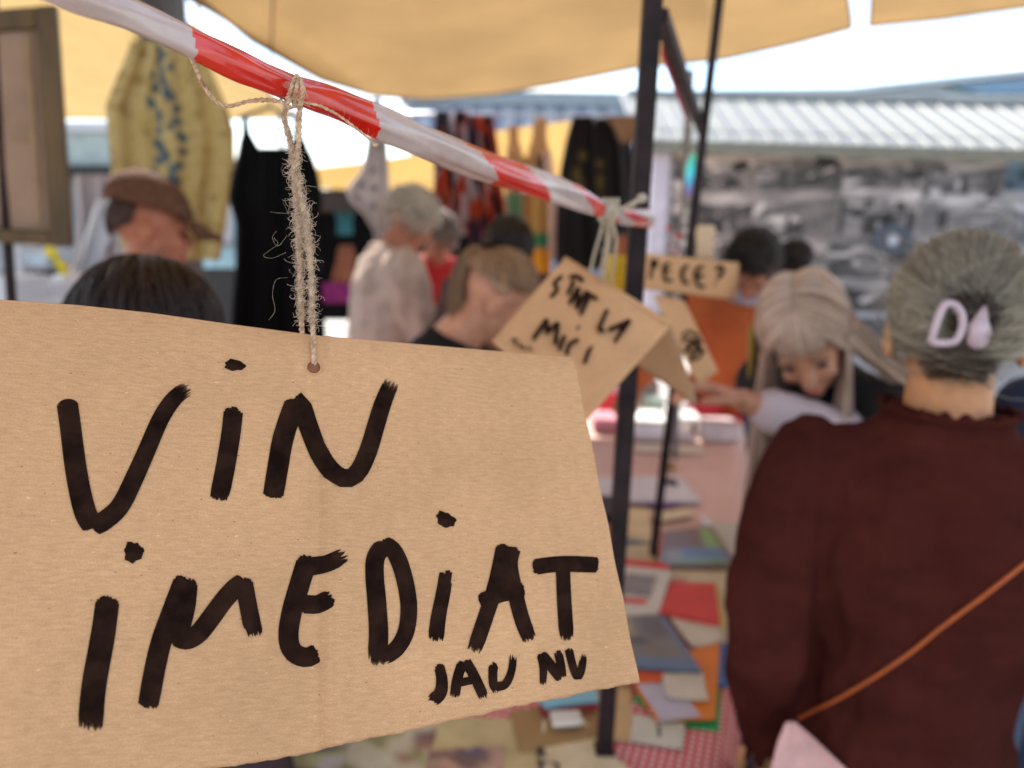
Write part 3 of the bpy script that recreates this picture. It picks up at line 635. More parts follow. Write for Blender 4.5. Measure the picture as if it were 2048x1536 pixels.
# second, pink table
pr0 = PZ(1508, 1100, TZ); pr1 = PZ(1486, 862, TZ); pr1 = pr0+unit(pr1-pr0)*min(np.linalg.norm(pr1-pr0), 2.2)
base2 = (base, tu, tv)
sv = unit((pr1-pr0)*(1, 1, 0)); su = np.array([sv[1], -sv[0], 0]); base = pr0+sv*.03; tu, tv = su, sv; L2 = float(np.linalg.norm(pr1-pr0))
print('TABLE', near_r, far_r, pr0, pr1, Lt, L2)
tb2 = thing('market_table', 'farther table under a pale pink cloth with a sunlit far edge', 'table', tpt(-.8, L2/2, 0))
MB().add([tpt(-1.9, 0, TZ-.04), tpt(-.01, 0, TZ-.04), tpt(-.01, L2, TZ-.04), tpt(-1.9, L2, TZ-.04), tpt(-1.9, 0, TZ-.016), tpt(-.01, 0, TZ-.016), tpt(-.01, L2, TZ-.016), tpt(-1.9, L2, TZ-.016)],
    [(0, 3, 2, 1), (4, 5, 6, 7), (0, 1, 5, 4), (1, 2, 6, 5), (2, 3, 7, 6), (3, 0, 4, 7)]).build('tabletop', MATS['ply'], tb2, smooth=False)
for (u, v) in ((-.08, .05), (-.08, L2-.1), (-1.8, .05), (-1.8, L2-.1)):
    MB().bar(tpt(u, v, 0), tpt(u, v, TZ-.04), .04, .04).build('leg', m_steel, tb2, smooth=False)
gcloth('tablecloth', 'pale pink tablecloth on the farther table', -1.9, 0, 0, L2, TZ-.003, mat('pink_cloth', (.64, .42, .38), .75, .08, 5, .2), n=40, mm=40)
base, tu, tv = base2

# items lying on the tables: polygons traced on the table plane, each its own thing with real thickness
def paper(name, pts, m, label, cat, z=.0, h=.0008, parent=None, curl=.0, bev=True, cols=None):
    A = np.array([PZ(x, y, TZ+.003+z+h) for x, y in pts]); k = len(A)
    n = 9
    if k == 4:
        V = []; 
        for v in np.linspace(0, 1, n):
            for u in np.linspace(0, 1, n):
                p = (A[0]*(1-u)+A[1]*u)*(1-v)+(A[3]*(1-u)+A[2]*u)*v; p = p+(0, 0, curl*((2*u-1)**4*(2*v-1)**2)); V.append(p)
        F = [(j*n+i, (j+1)*n+i, (j+1)*n+i+1, j*n+i+1) for j in range(n-1) for i in range(n-1)]
        V = np.array(V)
        nn = np.cross(A[1]-A[0], A[3]-A[0])
        if nn[2] > 0: F = [f[::-1] for f in F]
        V2 = V-(0, 0, h); N0 = n*n; rim = [i for i in range(n)]+[j*n+n-1 for j in range(1, n)]+[(n-1)*n+i for i in range(n-2, -1, -1)]+[j*n for j in range(n-2, 0, -1)]
        F2 = [tuple(i+N0 for i in f[::-1]) for f in F]; F3 = [(rim[i], rim[(i+1) % len(rim)], rim[(i+1) % len(rim)]+N0, rim[i]+N0) for i in range(len(rim))]
        cc = np.vstack([cols(n, n)]*2) if cols else None
        o = obj(name, np.vstack([V, V2]), F+F2+F3, m, parent, smooth=False, cols=cc)
    else:
        V = np.vstack([A, A-(0, 0, h)]); o = obj(name, V, [tuple(range(k)), tuple(range(k, 2*k))[::-1]]+[(i, i+k, (i+1) % k+k, (i+1) % k) for i in range(k)], m, parent, smooth=False)
    if parent is None: tag(o, label, cat)
    return o
def pm_(n, c, r=.6, **k): return mat(n, c, r, k.pop('var', .05), k.pop('scale', 14), .05, spec=.35, **k)
cream = pm_('cream_paper', (.66, .54, .36)); cream2 = pm_('cream_card', (.66, .58, .45)); whitep = pm_('white_card', (.68, .62, .54))
paper('green_sheet', [(1262, 1398), (1446, 1288), (1438, 1462), (1352, 1452)], pm_('green_sheet', (.03, .38, .10)), 'bright green sheet at the table corner under the orange folder', 'sheet', z=.000)
paper('blue_book', [(1380, 1290), (1460, 1285), (1463, 1368), (1400, 1370)], pm_('blue_cover', (.07, .16, .38)), 'blue book at the right table edge', 'book', z=.001, h=.006)
paper('orange_folder', [(1252, 1345), (1441, 1278), (1430, 1438), (1312, 1440)], pm_('orange_card', (.80, .23, .03)), 'orange folder at the table corner under a cream card', 'folder', z=.0085, h=.002)
paper('cream_sheet', [(1330, 1222), (1442, 1250), (1442, 1284), (1384, 1296)], cream2, 'loose cream sheet between the red book and the orange folder', 'paper', z=.012, curl=.004)
paper('cream_sheet', [(1330, 1128), (1500, 1118), (1478, 1170), (1445, 1215)], cream, 'large cream sheet behind the red book', 'paper', z=.001, curl=.004)
paper('cream_sheet', [(1200, 1120), (1380, 1116), (1420, 1150), (1240, 1170)], cream, 'cream sheet under the red edged card', 'paper', z=.0015)
paper('yellow_book', [(1400, 1170), (1437, 1166), (1450, 1250), (1420, 1256)], pm_('yellow_cover', (.62, .45, .10)), 'yellow book whose edge shows beside the red one', 'book', z=.002, h=.01)
paper('lime_sheet', [(1440, 1200), (1464, 1185), (1452, 1290), (1440, 1300)], cream, 'pale strip of paper hanging over the table edge', 'paper', z=.001)
paper('red_book', [(1344, 1165), (1430, 1166), (1440, 1246), (1318, 1222)], pm_('red_cover', (.68, .055, .04)), 'plain red book right of the red edged card', 'book', z=.012, h=.010)
cardc = thing('framed_card', 'white card with a red border strip between sign edge and red book', 'card', PZ(1280, 1180, TZ+.01))
paper('card', [(1200, 1120), (1344, 1140), (1318, 1227), (1190, 1236)], whitep, '', '', z=.013, h=.003, parent=cardc)
paper('red_edge', [(1200, 1112), (1330, 1126), (1344, 1140), (1200, 1124)], MATS['red_cover'], '', '', z=.0165, h=.0006, parent=cardc)
paper('red_strip', [(1200, 1192), (1298, 1198), (1290, 1208), (1200, 1202)], MATS['red_cover'], '', '', z=.0165, h=.0006, parent=cardc)
paper('grey_print', [(1252, 1146), (1314, 1152), (1302, 1194), (1246, 1188)], pm_('grey_print', (.33, .29, .29), var=.3, scale=60), '', '', z=.0165, h=.0006, parent=cardc)
def mag_cols(n, m):
    U, V = np.meshgrid(np.linspace(0, 1, n), np.linspace(0, 1, m)); C = np.zeros((m, n, 3)); C[:] = (.16, .12, .09)
    C[(U < .45) & (V < .6)] = (.33, .23, .11); C[(U > .5) & (V < .45)] = (.10, .07, .06); C[(V > .8)] = (.09, .14, .22); C[(U > .93)] = (.08, .13, .22)
    C[(abs(U-.42) < .12) & (abs(V-.55) < .07)] = (.012, .012, .014); return C.reshape(-1, 3)
paper('magazine', [(1200, 1231), (1328, 1230), (1404, 1341), (1200, 1330)], vcmat('glossy_print', .35, spec=.6), 'dark brown photo magazine with a blue border under the sign corner', 'magazine', z=.019, h=.006, cols=mag_cols)
paper('orange_strip', [(1230, 1340), (1330, 1342), (1320, 1362), (1240, 1362)], pm_('deep_orange', (.65, .10, .02)), 'deep orange cover under the magazine', 'book', z=.012, h=.005)
paper('envelope', [(1270, 1362), (1345, 1352), (1402, 1432), (1322, 1442)], pm_('lilac_paper', (.52, .46, .52)), 'lilac envelope crossing the orange folder', 'envelope', z=.012)
paper('cream_card', [(1325, 1348), (1405, 1343), (1417, 1402), (1332, 1396)], cream2, 'cream card lying on the lilac envelope', 'card', z=.016, h=.001, curl=.003)
wc_ = thing('marked_card', 'white card with one pen stroke on the gingham cloth', 'card', PZ(1318, 1460, TZ+.005))
paper('card', [(1265, 1428), (1370, 1446), (1363, 1498), (1260, 1482)], pm_('pale_card', (.62, .57, .45)), '', '', z=.004, h=.001, parent=wc_)
paper('pen_mark', [(1314, 1450), (1320, 1450), (1321, 1474), (1316, 1474)], pm_('ink', (.03, .03, .04)), '', '', z=.0055, h=.0003, parent=wc_)
paper('kraft_envelope', [(1150, 1378), (1262, 1366), (1262, 1484), (1150, 1472)], pm_('kraft_paper', (.60, .39, .18)), 'tan kraft envelope beside the foot of the thick pole', 'envelope', z=.002, h=.001)
tan_b = pm_('ochre_cover', (.34, .20, .08))
paper('ochre_book', [(1020, 1420), (1190, 1405), (1200, 1470), (1040, 1500)], tan_b, 'brown ochre book left of the thick pole', 'book', z=.004, h=.012)
paper('red_book', [(1075, 1392), (1195, 1382), (1196, 1412), (1085, 1424)], pm_('maroon_cover', (.25, .03, .03)), 'dark red book under the light blue one', 'book', z=.018, h=.010)
paper('blue_booklet', [(1068, 1384), (1190, 1370), (1196, 1396), (1092, 1410)], pm_('aqua_cover', (.25, .48, .54)), 'light blue booklet on top of the dark red book', 'book', z=.030, h=.008)
paper('white_booklet', [(1100, 1422), (1158, 1420), (1164, 1442), (1106, 1446)], whitep, 'small white booklet in front of the light blue one', 'book', z=.030, h=.008)
# letter sheet with A T
ls = thing('printed_sheet', 'folded old newspaper sheet with bold black letters at the bottom', 'newspaper', PZ(1180, 1500, TZ+.01))
paper('sheet', [(1085, 1448), (1160, 1440), (1275, 1560), (1080, 1580)], pm_('news_cream', (.66, .53, .33), scale=30), '', '', z=.010, h=.002, parent=ls, curl=.01)
def table_strokes(parent, strokes, w, z, m):
    mb = MB()
    for st in strokes:
        P = np.array([PZ(x, y, TZ+z) for x, y in st]); 
        for a, b in zip(P[:-1], P[1:]): mb.bar(a, b, w, .0004)
    return mb.build('printed_letters', m, parent, smooth=False)
ink = MATS['ink']
table_strokes(ls, [[(1074, 1510), (1081, 1488), (1090, 1512)], [(1076, 1505), (1088, 1505)], [(1072, 1524), (1096, 1524)], [(1084, 1524), (1082, 1545)], [(1102, 1524), (1118, 1528), (1112, 1545)]], .004, .0185, ink)
def print_cols(seed, base, inks, k=16):
    def f(n, m):
        r = np.random.default_rng(seed); U, V = np.meshgrid(np.linspace(0, 1, n), np.linspace(0, 1, m)); C = np.zeros((m, n, 3)); C[:] = base
        for i in range(k):
            q = ((U-r.random())/(.05+.12*r.random()))**2+((V-r.random())/(.05+.1*r.random()))**2 < 1; C[q] = inks[r.integers(len(inks))]
        return C.reshape(-1, 3)
    return f
vp = vcmat('old_print', .7)
paper('parchment', [(880, 1432), (1088, 1440), (1070, 1600), (840, 1600)], pm_('parchment', (.55, .43, .22), var=.12), 'yellowed parchment sheet in the bottom centre', 'paper', z=.006, h=.003)
paper('floral_print', [(690, 1470), (900, 1425), (880, 1600), (620, 1610)], vp, 'old botanical print with muted flowers next to the parchment', 'print', z=.004, h=.002, cols=print_cols(4, (.58, .51, .36), [(.33, .18, .12), (.20, .12, .12), (.48, .30, .20), (.30, .28, .12), (.62, .56, .42)]))
paper('floral_print', [(860, 1500), (1010, 1490), (1000, 1600), (840, 1600)], vp, 'brown patterned print lying over the parchment', 'print', z=.010, h=.002, cols=print_cols(9, (.42, .28, .20), [(.20, .12, .10), (.12, .10, .16), (.52, .42, .32), (.5, .3, .22)]))
paper('green_print', [(470, 1500), (700, 1480), (660, 1600), (420, 1620)], vp, 'olive toned print under the lower edge of the big sign', 'print', z=.008, h=.002, cols=print_cols(5, (.36, .33, .16), [(.10, .10, .06), (.50, .46, .24), (.2, .15, .10), (.55, .45, .45)]))
paper('pink_print', [(300, 1530), (520, 1500), (500, 1640), (280, 1650)], vp, 'faded pink and cream print at the bottom left', 'print', z=.004, h=.002, cols=print_cols(6, (.50, .42, .32), [(.5, .3, .32), (.25, .28, .12), (.55, .5, .42)]))
# upper area
paper('picture_book', [(1330, 1062), (1424, 1052), (1476, 1132), (1318, 1130)], vcmat('glossy_print2', .3, spec=.6), 'glossy picture book with brown blue and green cover behind the slim pole', 'book', z=.002, h=.012,
      cols=rects((.16, .10, .08), [(.3, 1, .5, .85, (.10, .20, .38)), (.7, 1, .1, .6, (.22, .38, .12)), (0, .3, .6, 1, (.25, .25, .27)), (.2, 1, .86, 1, (.16, .32, .2))]))
paper('plastic_sleeve', [(1400, 1040), (1490, 1050), (1498, 1130), (1440, 1140)], pm_('clear_film', (.5, .5, .47), .15), 'crumpled clear plastic sleeve beside the picture book', 'sleeve', z=.001, h=.001, curl=.02)
paper('cream_book', [(1230, 1016), (1296, 1018), (1306, 1080), (1240, 1070)], pm_('sand_cover', (.66, .50, .30)), 'sand coloured book between the two poles', 'book', z=.010, h=.014)
paper('blue_book', [(1228, 1060), (1310, 1085), (1300, 1105), (1228, 1096)], pm_('slate_cover', (.16, .22, .30)), 'slate blue book below the sand coloured one', 'book', z=.004, h=.008)
paper('cream_book', [(1210, 1096), (1300, 1088), (1310, 1128), (1216, 1130)], pm_('beige_cover', (.55, .42, .25)), 'beige book by the foot of the slim pole', 'book', z=.003, h=.014)
paper('cream_roll', [(1300, 1026), (1376, 1016), (1390, 1030), (1310, 1044)], cream, 'cream leaflet above the picture book', 'paper', z=.004, h=.004)
paper('black_book', [(1190, 990), (1240, 992), (1240, 1030), (1196, 1030)], pm_('dark_cover', (.04, .02, .03)), 'small dark book left of the thick pole', 'book', z=.004, h=.02)
ws = paper('white_cloth', [(1190, 955), (1362, 953), (1404, 1002), (1200, 1002)], pm_('lilac_white', (.62, .58, .64)), 'white lilac cloth with a violet hem on the table', 'cloth', z=.006, h=.008)
paper('violet_hem', [(1290, 1002), (1372, 1002), (1340, 1012), (1300, 1010)], pm_('violet', (.14, .06, .26)), 'violet ribbon along the white lilac cloth', 'ribbon', z=.004, h=.004)
paper('dark_brooch', [(1322, 956), (1350, 958), (1356, 968), (1336, 966)], MATS['ink'], 'small dark brooch lying on the pink cloth', 'brooch', z=.016, h=.006)
paper('tan_pouch', [(1330, 922), (1352, 924), (1350, 934), (1334, 932)], tan_b, 'little tan pouch on the pink cloth', 'pouch', z=.004, h=.012)
paper('beige_leaf', [(1270, 888), (1400, 892), (1410, 906), (1270, 902)], cream2, 'flat beige leaflet on the pink cloth', 'paper', z=.003, h=.003)
# boxes and trays at the far edge, in the sun
def tray(name, px0, px1, py, h, d, m, label, cat):
    a, b = PZ(px0, py, TZ+.004), PZ(px1, py, TZ+.004); Y = (a[1]+b[1])/2
    o = MB().box((a[0], Y, TZ+.004), (b[0], Y+d, TZ+.004+h)).build(name, m, smooth=False)
    bb = o.modifiers.new('b', 'BEVEL'); bb.width = .008; bb.segments = 3
    return tag(o, label, cat)
mwh = mat('white_enamel', (.80, .80, .78), .35, spec=.5); mrd = mat('red_plastic', (.62, .03, .05), .35); mpk = mat('pink_plastic', (.62, .25, .30), .35)
tray('white_tray', 1262, 1334, 866, .05, .18, mwh, 'white tray in the sun between the two poles', 'tray')
tray('white_tray', 1342, 1402, 866, .06, .20, mwh, 'white box right of the slim pole in the sun', 'tray')
tray('clear_box', 1404, 1484, 884, .07, .12, mat('milky_box', (.60, .52, .54), .3, spec=.6), 'milky plastic box at the right end of the pink table', 'box')
tray('clear_box', 1268, 1330, 884, .03, .08, MATS['milky_box'], 'shallow milky box in front of the sunlit tray', 'box')
tray('clear_box', 1340, 1392, 884, .03, .08, MATS['milky_box'], 'shallow milky box behind the slim pole', 'box')
tray('pink_box', 1186, 1236, 864, .05, .15, mpk, 'pink box left of the thick pole', 'box')
tray('red_box', 1196, 1246, 828, .09, .15, mrd, 'red box behind the pink one left of the thick pole', 'box')
tray('red_box', 1384, 1440, 838, .07, .15, mrd, 'red box below the reaching hand', 'box')
tray('red_box', 1440, 1486, 850, .03, .25, mrd, 'flat red box at the right end of the table', 'box')
tray('brown_bottle', 1384, 1392, 880, .07, .03, pm_('brown_glass', (.10, .03, .02), .2), 'small brown bottle between the boxes', 'bottle')
tray('green_box', 1276, 1330, 824, .05, .12, mat('mint_box', (.45, .62, .52), .4), 'mint green box behind the sunlit tray', 'box')
tray('grey_bowl', 1280, 1316, 806, .10, .12, mat('grey_bowl', (.38, .34, .32), .4), 'grey container standing behind the mint box', 'container')

# ------------------------------------------------------------------ big cardboard sign
A_, C2, D2 = PD(0, 601, .36), PD(1147, 715, .47), PD(1278, 1365, .415)
pn = unit(np.cross(C2-A_, D2-A_)); 
if pn.dot(fwd) > 0: pn = -pn                       # towards the camera
eu = unit(C2-A_); ev = unit(np.cross(eu, pn)); 
if ev[2] > 0: ev = -ev                             # down
def on_plane(P0, n_, x, y):
    r = ray(x, y); return CP+r*(np.dot(P0-CP, n_)/r.dot(n_))
def sgn(x, y): return on_plane(A_, pn, x, y)
def relief(p):
    a, b = (p-A_)@eu, (p-A_)@ev
    z = .0012*math.sin(a*17+1)+.0008*math.sin(a*9-b*13)
    cr_ = sgn(640, 900); ca = (cr_-A_)@eu; dd = a-ca-.03*b
    z -= .0013*math.exp(-(dd/.0018)**2)*(1 if b > .06 else .35); z += .0009*math.exp(-((dd-.003)/.002)**2)
    return z
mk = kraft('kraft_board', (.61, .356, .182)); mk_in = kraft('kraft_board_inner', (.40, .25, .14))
sg = thing('cardboard_sign', 'large folded cardboard sign reading VIN IMEDIAT JAU NU in black paint', 'sign', sgn(628, 733))
top = np.array([(-330, 580), (0, 601), (150, 612), (300, 628), (460, 650), (628, 671), (860, 690), (1040, 706), (1147, 715)], float)
bot = np.array([(-330, 1705), (0, 1610), (250, 1562), (500, 1527), (592, 1513), (657, 1496), (734, 1480), (830, 1460), (885, 1447), (1013, 1418), (1178, 1384), (1278, 1365)], float)
NU, NV = 400, 110; V = []; UV = []
rj = np.random.default_rng(5)
for j in range(NV):
    v = j/(NV-1)
    for i in range(NU):
        u = i/(NU-1); xt = -330+(1147+330)*u; xb = -330+(1278+330)*u
        yt = np.interp(xt, top[:, 0], top[:, 1]); yb = np.interp(xb, bot[:, 0], bot[:, 1])
        if v > .97: yb += 1.5*math.sin(i*.23)*math.sin(i*.07+1)+.8*math.sin(i*.61)+.45*rj.normal()
        x = xt*(1-v)+xb*v; y = yt*(1-v)+yb*v; 
        if u > .99: x += 1.0*math.sin(j*.25)
        p = sgn(x, y); z = relief(p); 
        if v < .05: z -= .0022*(1-v/.05)**2
        V.append(p+pn*z); UV.append(((p-A_)@eu, (p-A_)@ev))
V = np.array(V); F = [(j*NU+i, j*NU+i+1, (j+1)*NU+i+1, (j+1)*NU+i) for j in range(NV-1) for i in range(NU-1)]
nn = np.cross(V[1]-V[0], V[NU]-V[0])
Vb = V-pn*.0028; F2 = [tuple(k+NU*NV for k in f[::-1]) for f in F]
rim = [(NV-1)*NU+i for i in range(NU)]; F3 = [(rim[i], rim[i]+NU*NV, rim[i+1]+NU*NV, rim[i+1]) for i in range(NU-1)]
rr_ = [j*NU+NU-1 for j in range(NV)]; F3 += [(rr_[j], rr_[j+1], rr_[j+1]+NU*NV, rr_[j]+NU*NV) for j in range(NV-1)]
board = obj('front_flap', np.vstack([V, Vb]), F+F2+F3, mk, sg, uv=np.array(UV+UV))
# fold and back flap
Vf = []; UVf = []; K = 14; down = np.array([0, .25, -1.0]); down = unit(down)
for i in range(NU):
    p = V[i]
    for k in range(K):
        if k < 8:
            a = math.pi*.78*k/7; q = p+(-pn)*(.0035*(1-math.cos(a)))*1.0 - ev*(.0035*math.sin(a)*.6)
        else: q = p-pn*.007*1.0+down*(.17*(k-7)/6)
        Vf.append(q); UVf.append(((p-A_)@eu, -.002*k if k < 8 else -.03*(k-6)))
Ff = [(i*K+k, (i+1)*K+k, (i+1)*K+k+1, i*K+k+1) for i in range(NU-1) for k in range(K-1)]
bf = obj('back_flap', Vf, Ff, mk, sg, uv=UVf); s = bf.modifiers.new('t', 'SOLIDIFY'); s.thickness = .0025; s.offset = -1

def catmull(P, n):
    P = np.asarray(P, float)
    if len(P) == 2: t_ = np.linspace(0, 1, n)[:, None]; return P[0]*(1-t_)+P[1]*t_
    Q = np.vstack([2*P[0]-P[1], P, 2*P[-1]-P[-2]]); seg = len(P)-1; out = []
    for t_ in np.linspace(0, seg-1e-6, n):
        i = int(t_); f = t_-i; a, b, c, d = Q[i], Q[i+1], Q[i+2], Q[i+3]
        out.append(.5*((2*b)+(-a+c)*f+(2*a-5*b+4*c-d)*f*f+(-a+3*b-3*c+d)*f**3))
    return np.array(out)
def letter(parent, strokes, planef, n_, m, eps=.00045, rag=5., seed=0, name='letter', nbr=None):
    mb = MB(); r = np.random.default_rng(seed+101); lay = 0
    for st in strokes:
        pts, w0, w1 = st[0], st[1], st[2]; r0, r1 = (st[3], st[4]) if len(st) > 4 else (.5, 1.)
        M = 46; C = catmull(pts, M); T = np.gradient(C, axis=0); ln = np.linalg.norm(T, axis=1); T /= ln[:, None]+1e-9; N_ = np.stack([-T[:, 1], T[:, 0]], 1)
        s_ = np.concatenate([[0], np.cumsum(np.linalg.norm(np.diff(C, axis=0), axis=1))]); Ltot = s_[-1]; w = w0+(w1-w0)*s_/Ltot
        nb = nbr or max(9, int((w0+w1)/2/2.4))
        for j in range(nb):
            tt = (j+.5)/nb*2-1; rnd = (1-math.sqrt(max(0, 1-tt*tt*.96)))*.5*w0
            a0 = rnd*.8+abs(r.normal())*rag*r0-w0*.15; a1 = Ltot-(rnd*.45+abs(r.normal())*rag*r1)+w1*.12
            ss = np.linspace(a0, a1, 30); cx = np.interp(ss, s_, C[:, 0]); cy = np.interp(ss, s_, C[:, 1])
            ex0 = np.minimum(ss, 0); ex1 = np.maximum(ss-Ltot, 0)
            cx = cx+T[0, 0]*ex0+T[-1, 0]*ex1; cy = cy+T[0, 1]*ex0+T[-1, 1]*ex1
            nx = np.interp(ss, s_, N_[:, 0]); ny = np.interp(ss, s_, N_[:, 1]); ww = np.interp(ss, s_, w)
            bw = ww/nb*.95; bw = bw*(1-.75*np.clip((np.linspace(0, 1, 30)-.9)/.1, 0, 1)*min(1, r1))
            edge = (abs(tt) > .8)*.5
            off = tt*ww/2*(1-1/nb*.3)+edge*np.cumsum(r.normal(size=30))*.14
            lay += 1; Vv = []
            for i in range(30):
                for sg_ in (-1, 1):
                    x, y = cx[i]+nx[i]*(off[i]+sg_*bw[i]), cy[i]+ny[i]*(off[i]+sg_*bw[i]); p = planef(x, y); Vv.append(p+n_*eps+n_*(lay % 40)*2.5e-6)
            mb.add(Vv, [(2*i, 2*i+1, 2*i+3, 2*i+2) for i in range(29)])
    return mb.build(name, m, parent, smooth=False)
def dot_(parent, c, rx, ry, ang, planef, n_, m, seed=0, eps=.00035):
    r = np.random.default_rng(seed); k = 64; rad = 1+.09*np.array([math.sin(3*a+seed)+.8*math.sin(7*a+2*seed) for a in np.linspace(0, 6.283, k)])+.10*r.random(k)*(r.random(k) > .55)
    ca, sa = math.cos(R(ang)), math.sin(R(ang)); V = [planef(*c)+n_*eps]
    for i in range(k):
        a = 6.2832*i/k; x, y = rx*rad[i]*math.cos(a), ry*rad[i]*math.sin(a); V.append(planef(c[0]+x*ca-y*sa, c[1]+x*sa+y*ca)+n_*eps)
    return obj('dot', V, [(0, 1+i, 1+(i+1) % k) for i in range(k)], m, parent, smooth=False)
m_ink = mat('black_paint', (.024, .0105, .0065), .85, .32, 70, .3, bdist=.0003, spec=.05, coord='Object')
def sp(x, y): p = sgn(x, y); return p+pn*relief(p)
LET = [
 [([(135, 806), (141, 850), (154, 950), (170, 1022), (186, 1052)], 41, 44, 0, .2), ([(190, 1052), (205, 1045), (240, 1014), (272, 951), (296, 897), (322, 838), (350, 797), (380, 776)], 38, 30, 0, 1.6)],
 [([(467, 820), (461, 873), (449, 944), (438, 998)], 37, 38, .6, .8)],
 [([(590, 805), (567, 873), (556, 932), (546, 992)], 40, 40, .2, .3), ([(592, 803), (602, 810), (617, 854), (641, 912), (668, 946), (693, 957), (715, 945), (735, 905), (752, 850), (766, 805), (784, 762)], 38, 34, .2, 1.6)],
 [([(216, 1198), (206, 1272), (192, 1349), (185, 1401), (182, 1457)], 46, 50, .8, 1.4)],
 [([(370, 1157), (345, 1222), (324, 1279), (311, 1331), (296, 1412)], 40, 41, 1, .5), ([(377, 1160), (372, 1209), (360, 1258)], 36, 40, 1, .1), ([(350, 1272), (372, 1280), (396, 1268), (419, 1240), (447, 1202), (471, 1176), (487, 1165)], 38, 36, .1, .1), ([(487, 1160), (496, 1209), (503, 1244), (509, 1272)], 34, 36, 1, 2)],
 [([(616, 1116), (600, 1167), (584, 1223), (577, 1272), (586, 1303), (612, 1315), (634, 1306)], 40, 38, 1, .5), ([(616, 1134), (656, 1126), (692, 1110)], 36, 30, .3, 1.8), ([(604, 1208), (635, 1208), (664, 1193)], 36, 34, .3, 1.2)],
 [([(768, 1090), (752, 1115), (750, 1150), (754, 1200), (758, 1260), (757, 1300), (756, 1328)], 35, 38, .6, 1.2), ([(766, 1088), (785, 1098), (800, 1125), (812, 1165), (819, 1215), (814, 1262), (796, 1296), (768, 1318)], 33, 32, .3, .8)],
 [([(894, 1142), (887, 1187), (878, 1234), (873, 1280)], 26, 31, 1.4, .9)],
 [([(1008, 1092), (1000, 1134), (987, 1187), (972, 1234), (949, 1303)], 30, 30, .5, 1), ([(1026, 1096), (1020, 1130), (1031, 1187), (1044, 1237), (1060, 1280)], 30, 29, .5, .9), ([(962, 1202), (998, 1190), (1046, 1178)], 30, 30, .3, .3), ([(1008, 1120), (1010, 1180)], 40, 42, .3, .3)],
 [([(1068, 1134), (1122, 1128), (1194, 1130)], 30, 30, .4, .4), ([(1124, 1120), (1127, 1187), (1130, 1237), (1133, 1280)], 27, 28, .3, 1.0)],
 [([(879, 1330), (885, 1359), (882, 1385), (864, 1404)], 19, 27, .9, 1.2)],
 [([(926, 1325), (916, 1359), (911, 1394)], 19, 19, .7, .8), ([(932, 1322), (950, 1353), (970, 1397)], 20, 20, .5, 1), ([(920, 1366), (946, 1360)], 15, 15, .2, .2)],
 [([(988, 1325), (987, 1359), (992, 1386)], 18, 16, .8, 1.4), ([(992, 1374), (1012, 1368), (1024, 1342), (1028, 1308)], 18, 13, .2, 1.5)],
 [([(1083, 1309), (1087, 1337), (1086, 1370)], 17, 12, .7, 1.2), ([(1083, 1309), (1106, 1337), (1122, 1357)], 20, 20, .4, .5), ([(1116, 1303), (1122, 1331), (1125, 1355)], 16, 14, .7, .6)],
 [([(1137, 1298), (1146, 1335), (1155, 1354), (1163, 1338), (1167, 1306)], 16, 13, .6, 1.4)],
]
for i, st in enumerate(LET): letter(board, st, sp, pn, m_ink, seed=i)
for c, rx, ry, a, sd in [((469, 732), 20, 11, 5, 1), ((267, 1105), 19, 20, 10, 2), ((892, 1039), 20, 14, 30, 3)]: dot_(board, c, rx, ry, a, sp, pn, m_ink, sd)
# hole: a punched disc with a torn rim
hc = sp(627, 735); mb = MB(); hk = mat('torn_hole', (.22, .085, .04), .9)
mb.ell(hc-pn*.0006, (.0037, .0037, .0016), np.stack([eu, ev, pn], 1), 20, 8); mb.build('punched_hole', hk, sg)
mb = MB(); ring = [hc+eu*math.cos(a)*.0040+ev*math.sin(a)*.0040+pn*.0002 for a in np.linspace(0, 6.283, 25)]; mb.tube(ring, .0006, 6, False); mb.build('hole_rim', mk, sg)

# ------------------------------------------------------------------ barrier tape
q0, q1 = PD(590, 178, .385), PD(1300, 436, 1.05)
q1 = PY(1292, 436, p1b[1]-.016)
path_px = [(20, -62), (140, -12), (260, 30), (370, 80), (480, 132), (590, 180), (665, 205), (740, 238), (850, 284), (950, 325), (1040, 358), (1100, 377), (1160, 398), (1205, 420), (1245, 432), (1300, 436)]
def inv(px):   # depth along the line between knots: 1/d linear in the picture
    d0 = .385; d1 = float((q1-CP)@fwd); t_ = (px-590)/(1296-590); return 1/(1/d0*(1-t_)+1/d1*t_)
PP = np.array([PD(x, y, inv(x)) for x, y in path_px]); PX = np.array([p[0] for p in path_px], float)
thick_px = np.array([62, 62, 62, 60, 60, 50, 60, 64, 64, 61, 58, 54, 48, 30, 34, 36], float)
n = 260; tpar = np.linspace(0, len(PP)-1, n); PPs = np.stack([np.interp(tpar, range(len(PP)), PP[:, k]) for k in range(3)], 1)
ker = np.ones(7)/7
for k in range(3): PPs[3:-3, k] = np.convolve(PPs[:, k], ker, 'valid')
pxs = np.interp(tpar, range(len(PP)), PX); th_px = np.interp(tpar, range(len(PP)), thick_px)
dep = (PPs-CP)@fwd; rad = th_px*dep/FPX/2
SEG = 28; V = []; T_ = np.gradient(PPs, axis=0); T_ /= np.linalg.norm(T_, axis=1)[:, None]; mi = []
rt_ = np.random.default_rng(3)
